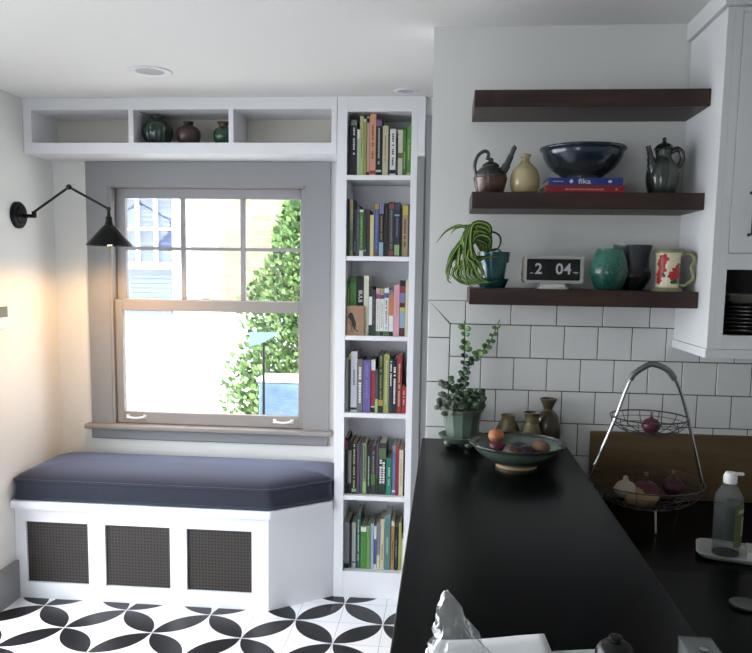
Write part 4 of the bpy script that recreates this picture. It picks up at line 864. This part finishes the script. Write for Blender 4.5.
# fruit bowl
FB = ramp_mat('green_fruit_bowl_glaze', [(0, (176, 150, 120)), (.1, (180, 158, 128)), (.16, (66, 80, 70)), (.7, (84, 100, 88)), (1, (44, 52, 48))], .22, scale=14, noise=.03, nscale=40, coat=.5)
FBX, FBY = .318, -.345
fb = vessel('fruit_bowl', 'wide grey-green glazed bowl of stone fruit on the bar', 'bowl', (FBX, FBY, ZB), smoothprof([(.062, 0), (.063, .008), (.068, .011), (.1, .03), (.124, .05), (.133, .064), (.143, .069), (.144, .074)]), .005, FB, 64)
def fruit(name, lab, c, r, m, sx=1):
    o = thing(name, lab, 'fruit', c, 'fruit in the green bowl'); bm = bmesh.new(); n = 28; pr = []
    for k in range(15):
        t = PI*k/14; rr_ = r*math.sin(t); zz_ = -r*.93*math.cos(t)-(.14*r*math.exp(-(t-PI)**2*6) if k > 8 else 0); pr.append((rr_, zz_))
    lathe(bm, pr, n)
    for v in bm.verts:   # the crease of a stone fruit
        a = math.atan2(v.co.y, v.co.x); f = 1-.07*math.exp(-(a+1.2)**2*30); v.co.x *= f; v.co.y *= f
    fin('flesh', bm, m, o, smooth=True); bm = bmesh.new(); tube(bm, [(0, 0, r*.75), (.001, .001, r*.98)], .0015, 6); fin('stem', bm, mat('fruit_stem', (70, 52, 36), .8), o); return o
PLUM = mat('plum_skin', (84, 34, 48), .35, noise=.35, nscale=30); DPL = mat('dark_plum_skin', (46, 34, 44), .35, noise=.3, nscale=30); APR = mat('apricot_skin', (166, 104, 60), .5, noise=.18, nscale=25); PEA = mat('peach_skin', (116, 82, 60), .55, noise=.3, nscale=18)
fz = ZB+.021
fruit('plum', 'reddish plum under the orange apricot in the bowl', (FBX-.062, FBY-.035, fz+.040), .026, PLUM)
fruit('plum', 'dull brown-red plum, second from left at the bowl front', (FBX-.022, FBY-.062, fz+.034), .025, mat('brown_plum_skin', (104, 70, 62), .4, noise=.3, nscale=25))
fruit('plum', 'near-black plum at the middle of the bowl front', (FBX+.022, FBY-.05, fz+.032), .026, DPL)
fruit('peach', 'brownish peach at the right of the fruit bowl', (FBX+.068, FBY-.022, fz+.041), .027, PEA)
fruit('plum', 'dark bluish plum at the back of the bowl', (FBX+.01, FBY+.015, fz+.026), .027, mat('blue_plum_skin', (58, 58, 74), .45, noise=.2, nscale=30))
fruit('apricot', 'orange apricot on top at the left of the bowl', (FBX-.062, FBY+.012, fz+.066), .024, APR)

# ------------------------------------------------------------------ two-tier wire basket
bk = thing('wire_fruit_basket', 'two-tier wire fruit basket with arched chrome handle on the lower counter', 'basket', (.724, -.25, ZC))
PT('handle', lambda bm: tube(bm, bez([(-.172, 0, .125), (-.14, 0, .21), (-.1, 0, .32), (-.072, 0, .41), (-.05, 0, .458), (-.012, 0, .484), (.012, 0, .486), (.048, 0, .47), (.078, 0, .43), (.105, 0, .36), (.14, 0, .235), (.17, 0, .125)], 6), .0052, 10), CHROME, bk)
def grip(bm):
    P = bez([(-.062, 0, .437), (-.05, 0, .458), (-.012, 0, .484), (.012, 0, .486), (.048, 0, .47), (.07, 0, .443)], 8)
    tube(bm, P, [.0085+.0009*(i % 2) for i in range(len(P))], 12)
PT('grip', grip, mat('wrapped_grip', (120, 120, 118), .45, metal=.7), bk)
WIRE = mat('dark_wire', (92, 90, 88), .35, metal=.9)
def wirebasket(bm, r, z, d, nr, nc, rw=.0016):
    ring = lambda rr_, zz_, w_: tube(bm, [(rr_*math.cos(2*PI*k/48), rr_*math.sin(2*PI*k/48), zz_) for k in range(48)], w_, 6, closed=True)
    ring(r, z, .0024)
    for i in range(1, nc): t = i/nc; ring(r*math.cos(t*PI/2*.92), z-d*math.sin(t*PI/2*.92), rw*.7)
    for k in range(nr):
        a = PI*k/nr; tube(bm, [(r*math.sin(t)*math.cos(a), r*math.sin(t)*math.sin(a), z-d*math.cos(t)) for t in [-PI/2+PI*j/20 for j in range(21)]], rw*.8, 6)
PT('upper_basket', lambda bm: wirebasket(bm, .114, .325, .058, 6, 5), WIRE, bk)
PT('lower_basket', lambda bm: wirebasket(bm, .172, .127, .085, 8, 6), WIRE, bk)
for k in range(3):
    a = -PI/2+k*2*PI/3+.0; PT('leg', lambda bm: tube(bm, [(.125*math.cos(a), .125*math.sin(a), .066), (.14*math.cos(a), .14*math.sin(a), .0035)], .0035, 8), CHROME, bk)
def onion(lab, c, r, m):
    o = thing('red_onion', lab, 'onion', c, 'red onions in the wire basket'); bm = bmesh.new(); lathe(bm, smoothprof([(0, -r*.85), (r*.5, -r*.75), (r, -.05*r), (r*.72, r*.62), (r*.2, r*.9), (r*.1, r*1.25)], 5), 32); fin('bulb', bm, m, o, smooth=True)
    bm = bmesh.new(); lathe(bm, [(0, r*1.2), (r*.1, r*1.22), (r*.16, r*1.5), (0, r*1.42)], 10); fin('neck', bm, mat('onion_neck', (140, 100, 84), .7), o)
ON = mat('onion_skin', (86, 30, 48), .35, noise=.3, nscale=22)
onion('small red onion alone in the upper wire basket', (.728, -.262, ZC+.299), .028, ON)
onion('large red onion in the lower wire basket', (.722, -.265, ZC+.09), .043, ON)
onion('dark red onion at the right of the lower basket', (.81, -.24, ZC+.105), .034, mat('onion_dark', (66, 30, 42), .35, noise=.3, nscale=22))
ga = thing('garlic_bulb', 'pale garlic bulb at the left of the lower wire basket', 'garlic', (.652, -.30, ZC+.112))
bm = bmesh.new(); lathe(bm, smoothprof([(0, -.026), (.02, -.024), (.033, -.006), (.024, .014), (.009, .024), (.006, .036), (0, .038)], 5), 40, rib=.07, nrib=8); fin('bulb', bm, mat('garlic_skin', (172, 158, 145), .6, noise=.08, nscale=30), ga, smooth=True)
ga = thing('ginger_root', 'knobbly tan root lying at the front of the lower basket', 'root', (.70, -.335, ZC+.092))
bm = bmesh.new(); tube(bm, bez([(-.05, .01, .0), (-.02, 0, -.006), (.015, -.003, -.004), (.045, .012, .004)], 5), [.012, .015, .018, .017, .014, .015, .019, .02, .017, .014, .015, .018, .016, .012, .01, .004], 12); tube(bm, bez([(0, 0, 0), (-.01, .015, .012), (-.018, .022, .022)], 4), [.012]*6+[.009]*3, 10); fin('root', bm, mat('ginger_skin', (150, 128, 96), .8, noise=.2, nscale=40), ga, smooth=True)

# ------------------------------------------------------------------ tray, bottle, dish, lid
ty = thing('serving_tray', 'white rectangular tray on the lower counter holding a bottle', 'tray', (.782, -.568, ZC), rz=-.30)
def tray(bm):
    pts = rounded([(0, 0), (.40, 0), (.40, .145), (0, .145)], .035, 5); c = Vector((.2, .0725)); lv = [(.88, .0), (.97, .004), (1, .013), (.985, .0135), (.955, .0075), (.0, .0065)]
    rg = [[bm.verts.new((*(c+(p-c)*f), z)) for p in pts] if f else [bm.verts.new((c.x, c.y, z))] for f, z in lv]; n = len(pts); bm.faces.new(rg[0][::-1])
    for A, B in zip(rg, rg[1:]):
        for i in range(n):
            j = (i+1) % n; bm.faces.new([A[i], A[j], B[0]] if len(B) == 1 else [A[i], A[j], B[j], B[i]])
PT('tray', tray, mat('tray_enamel', (196, 200, 196), .35), ty, 50)
bt = thing('soap_bottle', 'clear plastic bottle with white flip cap and green label on tray', 'bottle', (.868, -.540, ZC+.0073))
CLR = glass_mat('clear_plastic', (.9, .93, .93, 1)); LIQ = mat('clear_liquid', (110, 122, 116), .1, alpha=.16)
BP = smoothprof([(.028, 0), (.035, .004), (.0365, .012), (.0365, .15), (.034, .165), (.022, .188), (.014, .196), (.0135, .203)], 5)
PT('bottle', lambda bm: lathe(bm, shell(BP, .0015), 40), mat('bottle_plastic', (150, 160, 158), .08, alpha=.1, spec=1), bt, 40)
PT('liquid', lambda bm: lathe(bm, [(0, .003)]+[(r-.003, z+.003) for r, z in BP if z < .118]+[(.0335, .122), (0, .122)], 40), LIQ, bt, 40)
PT('cap', lambda bm: (lathe(bm, [(0, .197), (.0165, .197), (.0175, .2), (.0175, .216), (.015, .221), (.013, .227), (0, .228)], 28), bx(bm, .008, .034, -.006, .006, .219, .2265, .0015)), WHITEP, bt, 40)
def wrap(bm, r, z0, z1, a0, a1, t=.0006, n=24):
    A = [[bm.verts.new((rr_*math.cos(a0+(a1-a0)*k/n), rr_*math.sin(a0+(a1-a0)*k/n), zz_)) for k in range(n+1)] for rr_, zz_ in ((r, z0), (r, z1), (r+t, z1), (r+t, z0))]
    for i in range(4):
        for k in range(n): bm.faces.new([A[i][k], A[i][k+1], A[(i+1) % 4][k+1], A[(i+1) % 4][k]])
lb = PT('label', lambda bm: wrap(bm, .0367, .03, .145, -PI/2+.15, PI*.45), mat('label_green', (96, 112, 62), .5, noise=.1, nscale=20), bt, 40)
PT('label_panel', lambda bm: (wrap(bm, .0374, .122, .132, -PI/2+.4, .3), wrap(bm, .0374, .06, .11, -PI/2+.75, .2)), mat('label_cream', (186, 188, 160), .5), lb, 40)
PT('label_print', lambda bm: [wrap(bm, .038, .066+.008*k, .069+.008*k, -PI/2+.85, .1-.15*(k % 2), .0004) for k in range(5)], mat('label_ink', (90, 100, 70), .5), lb, 40)
ds = thing('soap_dish', 'small white square dish at the right end of the tray', 'dish', (.965, -.567, ZC+.0075), rz=-.3)
PT('dish', lambda bm: (bx(bm, -.05, .05, -.04, .04, 0, .006, .002), bx(bm, -.05, .05, -.04, -.036, .006, .024, .001), bx(bm, -.05, .05, .036, .04, .006, .024, .001), bx(bm, -.05, -.046, -.036, .036, .006, .024, .001), bx(bm, .046, .05, -.036, .036, .006, .024, .001)), WHITEP, ds)
so = bmesh.new(); bmesh.ops.create_uvsphere(so, u_segments=24, v_segments=16, radius=1, matrix=Matrix.Translation((.963, -.567, ZC+.0335)) @ Matrix.Diagonal((.032, .026, .0195, 1)))
tag(fin('bread_roll', so, mat('orange_brown_crust', (176, 116, 58), .6, noise=.2, nscale=30), smooth=True), 'orange-brown rounded lump in the small white dish', 'food')
ld_ = thing('jar_lid', 'small flat metal jar lid lying on the lower black counter', 'lid', (.798, -.862, ZC+.0003))
PT('disc', lambda bm: lathe(bm, [(0, 0), (.031, 0), (.033, .002), (.033, .0075), (.03, .0095), (.027, .0085), (0, .0085)], 40), mat('brushed_steel', (120, 122, 122), .4, metal=.9), ld_)

# ------------------------------------------------------------------ foreground: papers and packaging
PW = mat('white_paper', (226, 228, 230), .8)
def sheet(name, lab, cat, pts, z, m, bend=.003, thick=.0006):
    bm = bmesh.new(); a, b, c, d = [Vector(p) for p in pts]; N = 14; g = [[None]*(N+1) for _ in range(N+1)]
    for i in range(N+1):
        for j in range(N+1):
            u, v = i/N, j/N; p = a.lerp(b, u).lerp(d.lerp(c, u), v); g[i][j] = bm.verts.new((p.x, p.y, z+bend*(1+math.sin(5*u+3*v))*.5))
    for i in range(N):
        for j in range(N): bm.faces.new([g[i][j], g[i+1][j], g[i+1][j+1], g[i][j+1]])
    bmesh.ops.recalc_face_normals(bm, faces=bm.faces)
    bmesh.ops.solidify(bm, geom=bm.faces[:], thickness=thick)
    return tag(fin(name, bm, m, smooth=True), lab, cat)
CLP = mat('clear_film', (220, 226, 228), .1, trans=.0, alpha=.12, spec=1, bump=.9, bscale=45)
sheet('plastic_sheet', 'crumpled translucent plastic sheet lying under the white paper on bar', 'plastic sheet', [(.028, -1.85), (.40, -1.85), (.38, -1.472), (.028, -1.525)], ZB+.001, mat('film_sheet', (206, 216, 212), .2, alpha=.72, bump=.9, bscale=40), .006)
sheet('paper_sheet', 'white sheet of paper at the bottom edge, left of the black lid', 'paper', [(.075, -1.86), (.29, -1.86), (.262, -1.452), (.088, -1.49)], ZB+.010, PW, .004)
FILM = bpy.data.materials.new('bag_film'); FILM.use_nodes = True; nt = FILM.node_tree; nt.nodes.clear()
_o = nt.nodes.new('ShaderNodeOutputMaterial'); _t = nt.nodes.new('ShaderNodeBsdfTransparent'); _t.inputs[0].default_value = (.93, .94, .95, 1); _g = nt.nodes.new('ShaderNodeBsdfGlossy'); _g.inputs['Roughness'].default_value = .16
_f = nt.nodes.new('ShaderNodeFresnel'); _f.inputs[0].default_value = 1.35; _m = nt.nodes.new('ShaderNodeMixShader')
_n = nt.nodes.new('ShaderNodeTexVoronoi'); _n.inputs['Scale'].default_value = 55; _b = nt.nodes.new('ShaderNodeBump'); _b.inputs['Strength'].default_value = .5; _b.inputs['Distance'].default_value = .01; _c = nt.nodes.new('ShaderNodeTexCoord')
for a_, b_ in ((_c.outputs['Object'], _n.inputs[0]), (_n.outputs['Distance'], _b.inputs['Height']), (_b.outputs[0], _g.inputs['Normal']), (_b.outputs[0], _f.inputs['Normal']), (_f.outputs[0], _m.inputs[0]), (_t.outputs[0], _m.inputs[1]), (_g.outputs[0], _m.inputs[2]), (_m.outputs[0], _o.inputs[0])): nt.links.new(a_, b_)
_d = nt.nodes.new('ShaderNodeBsdfDiffuse'); _x = nt.nodes.new('ShaderNodeMixShader'); _x.inputs[0].default_value = .13
nt.links.new(_m.outputs[0], _x.inputs[1]); nt.links.new(_d.outputs[0], _x.inputs[2]); nt.links.new(_x.outputs[0], _o.inputs[0])
bgp = thing('plastic_bag', 'crumpled clear plastic bag peaking on the white paper', 'plastic bag', (.125, -1.56, ZB+.0155))
def bag(bm):
    rg = random.Random(4); n = 18; lv = [(0, .043), (.012, .044), (.028, .036), (.045, .030), (.062, .022), (.08, .016), (.095, .010), (.104, .004)]; R = []
    for i, (z, r) in enumerate(lv):
        sh_ = -.018*(z/.1)**1.3
        R.append([bm.verts.new((sh_+r*(1+.22*rg.uniform(-1, 1))*math.cos(2*PI*k/n), r*.6*(1+.25*rg.uniform(-1, 1))*math.sin(2*PI*k/n), z+.004*rg.uniform(-.3, 1)*(i > 0))) for k in range(n)])
    for A, B in zip(R, R[1:]):
        for k in range(n): bm.faces.new([A[k], A[(k+1) % n], B[(k+1) % n], B[k]])
    bm.faces.new(R[-1])
bm = bmesh.new(); bag(bm); fin('film', bm, FILM, bgp)
bl_ = thing('black_lid', 'round black lid at the bottom edge between paper and clear box', 'lid', (.352, -1.535, ZB+.0003))
PT('rim', lambda bm: lathe(bm, [(0, 0), (.026, 0), (.028, .003), (.028, .03), (.024, .042), (.014, .049), (0, .051)], 48), mat('gloss_black', (12, 12, 13), .25), bl_)
PT('knob', lambda bm: lathe(bm, smoothprof([(0, .048), (.007, .048), (.007, .052), (.010, .056), (0, .059)]), 20), mat('gloss_black', (12, 12, 13), .25), bl_)
sheet('paper_sheet', 'thin white paper strip showing right of the black lid', 'paper', [(.384, -1.66), (.435, -1.66), (.425, -1.505), (.392, -1.49)], ZB+.0006, PW, .002)
cbx = thing('clear_box', 'small clear plastic box with silver dot at the bottom right of the bar', 'box', (.462, -1.565, ZB+.0003))
PT('walls', lambda bm: [bx(bm, *b) for b in [(-.022, .022, -.03, .03, 0, .001), (-.022, -.021, -.03, .03, .001, .058), (.021, .022, -.03, .03, .001, .058), (-.021, .021, -.03, -.029, .001, .058), (-.021, .021, .029, .03, .001, .058)]], mat('box_plastic', (160, 166, 166), .1, alpha=.2, spec=1), cbx)
PT('lid', lambda bm: bx(bm, -.0235, .0235, -.0315, .0315, .0582, .0622, .0008), mat('box_plastic_lid', (120, 126, 126), .1, alpha=.3, spec=1), cbx)
PT('insert', lambda bm: bx(bm, -.018, .018, -.026, .026, .002, .052, .001), mat('box_insert', (96, 98, 97), .7), cbx)
PT('silver_dot', lambda bm: lathe(bm, [(0, .0624), (.006, .0624), (.006, .0645), (0, .065)], 20, (0, -.01, 0)), CHROME, cbx)
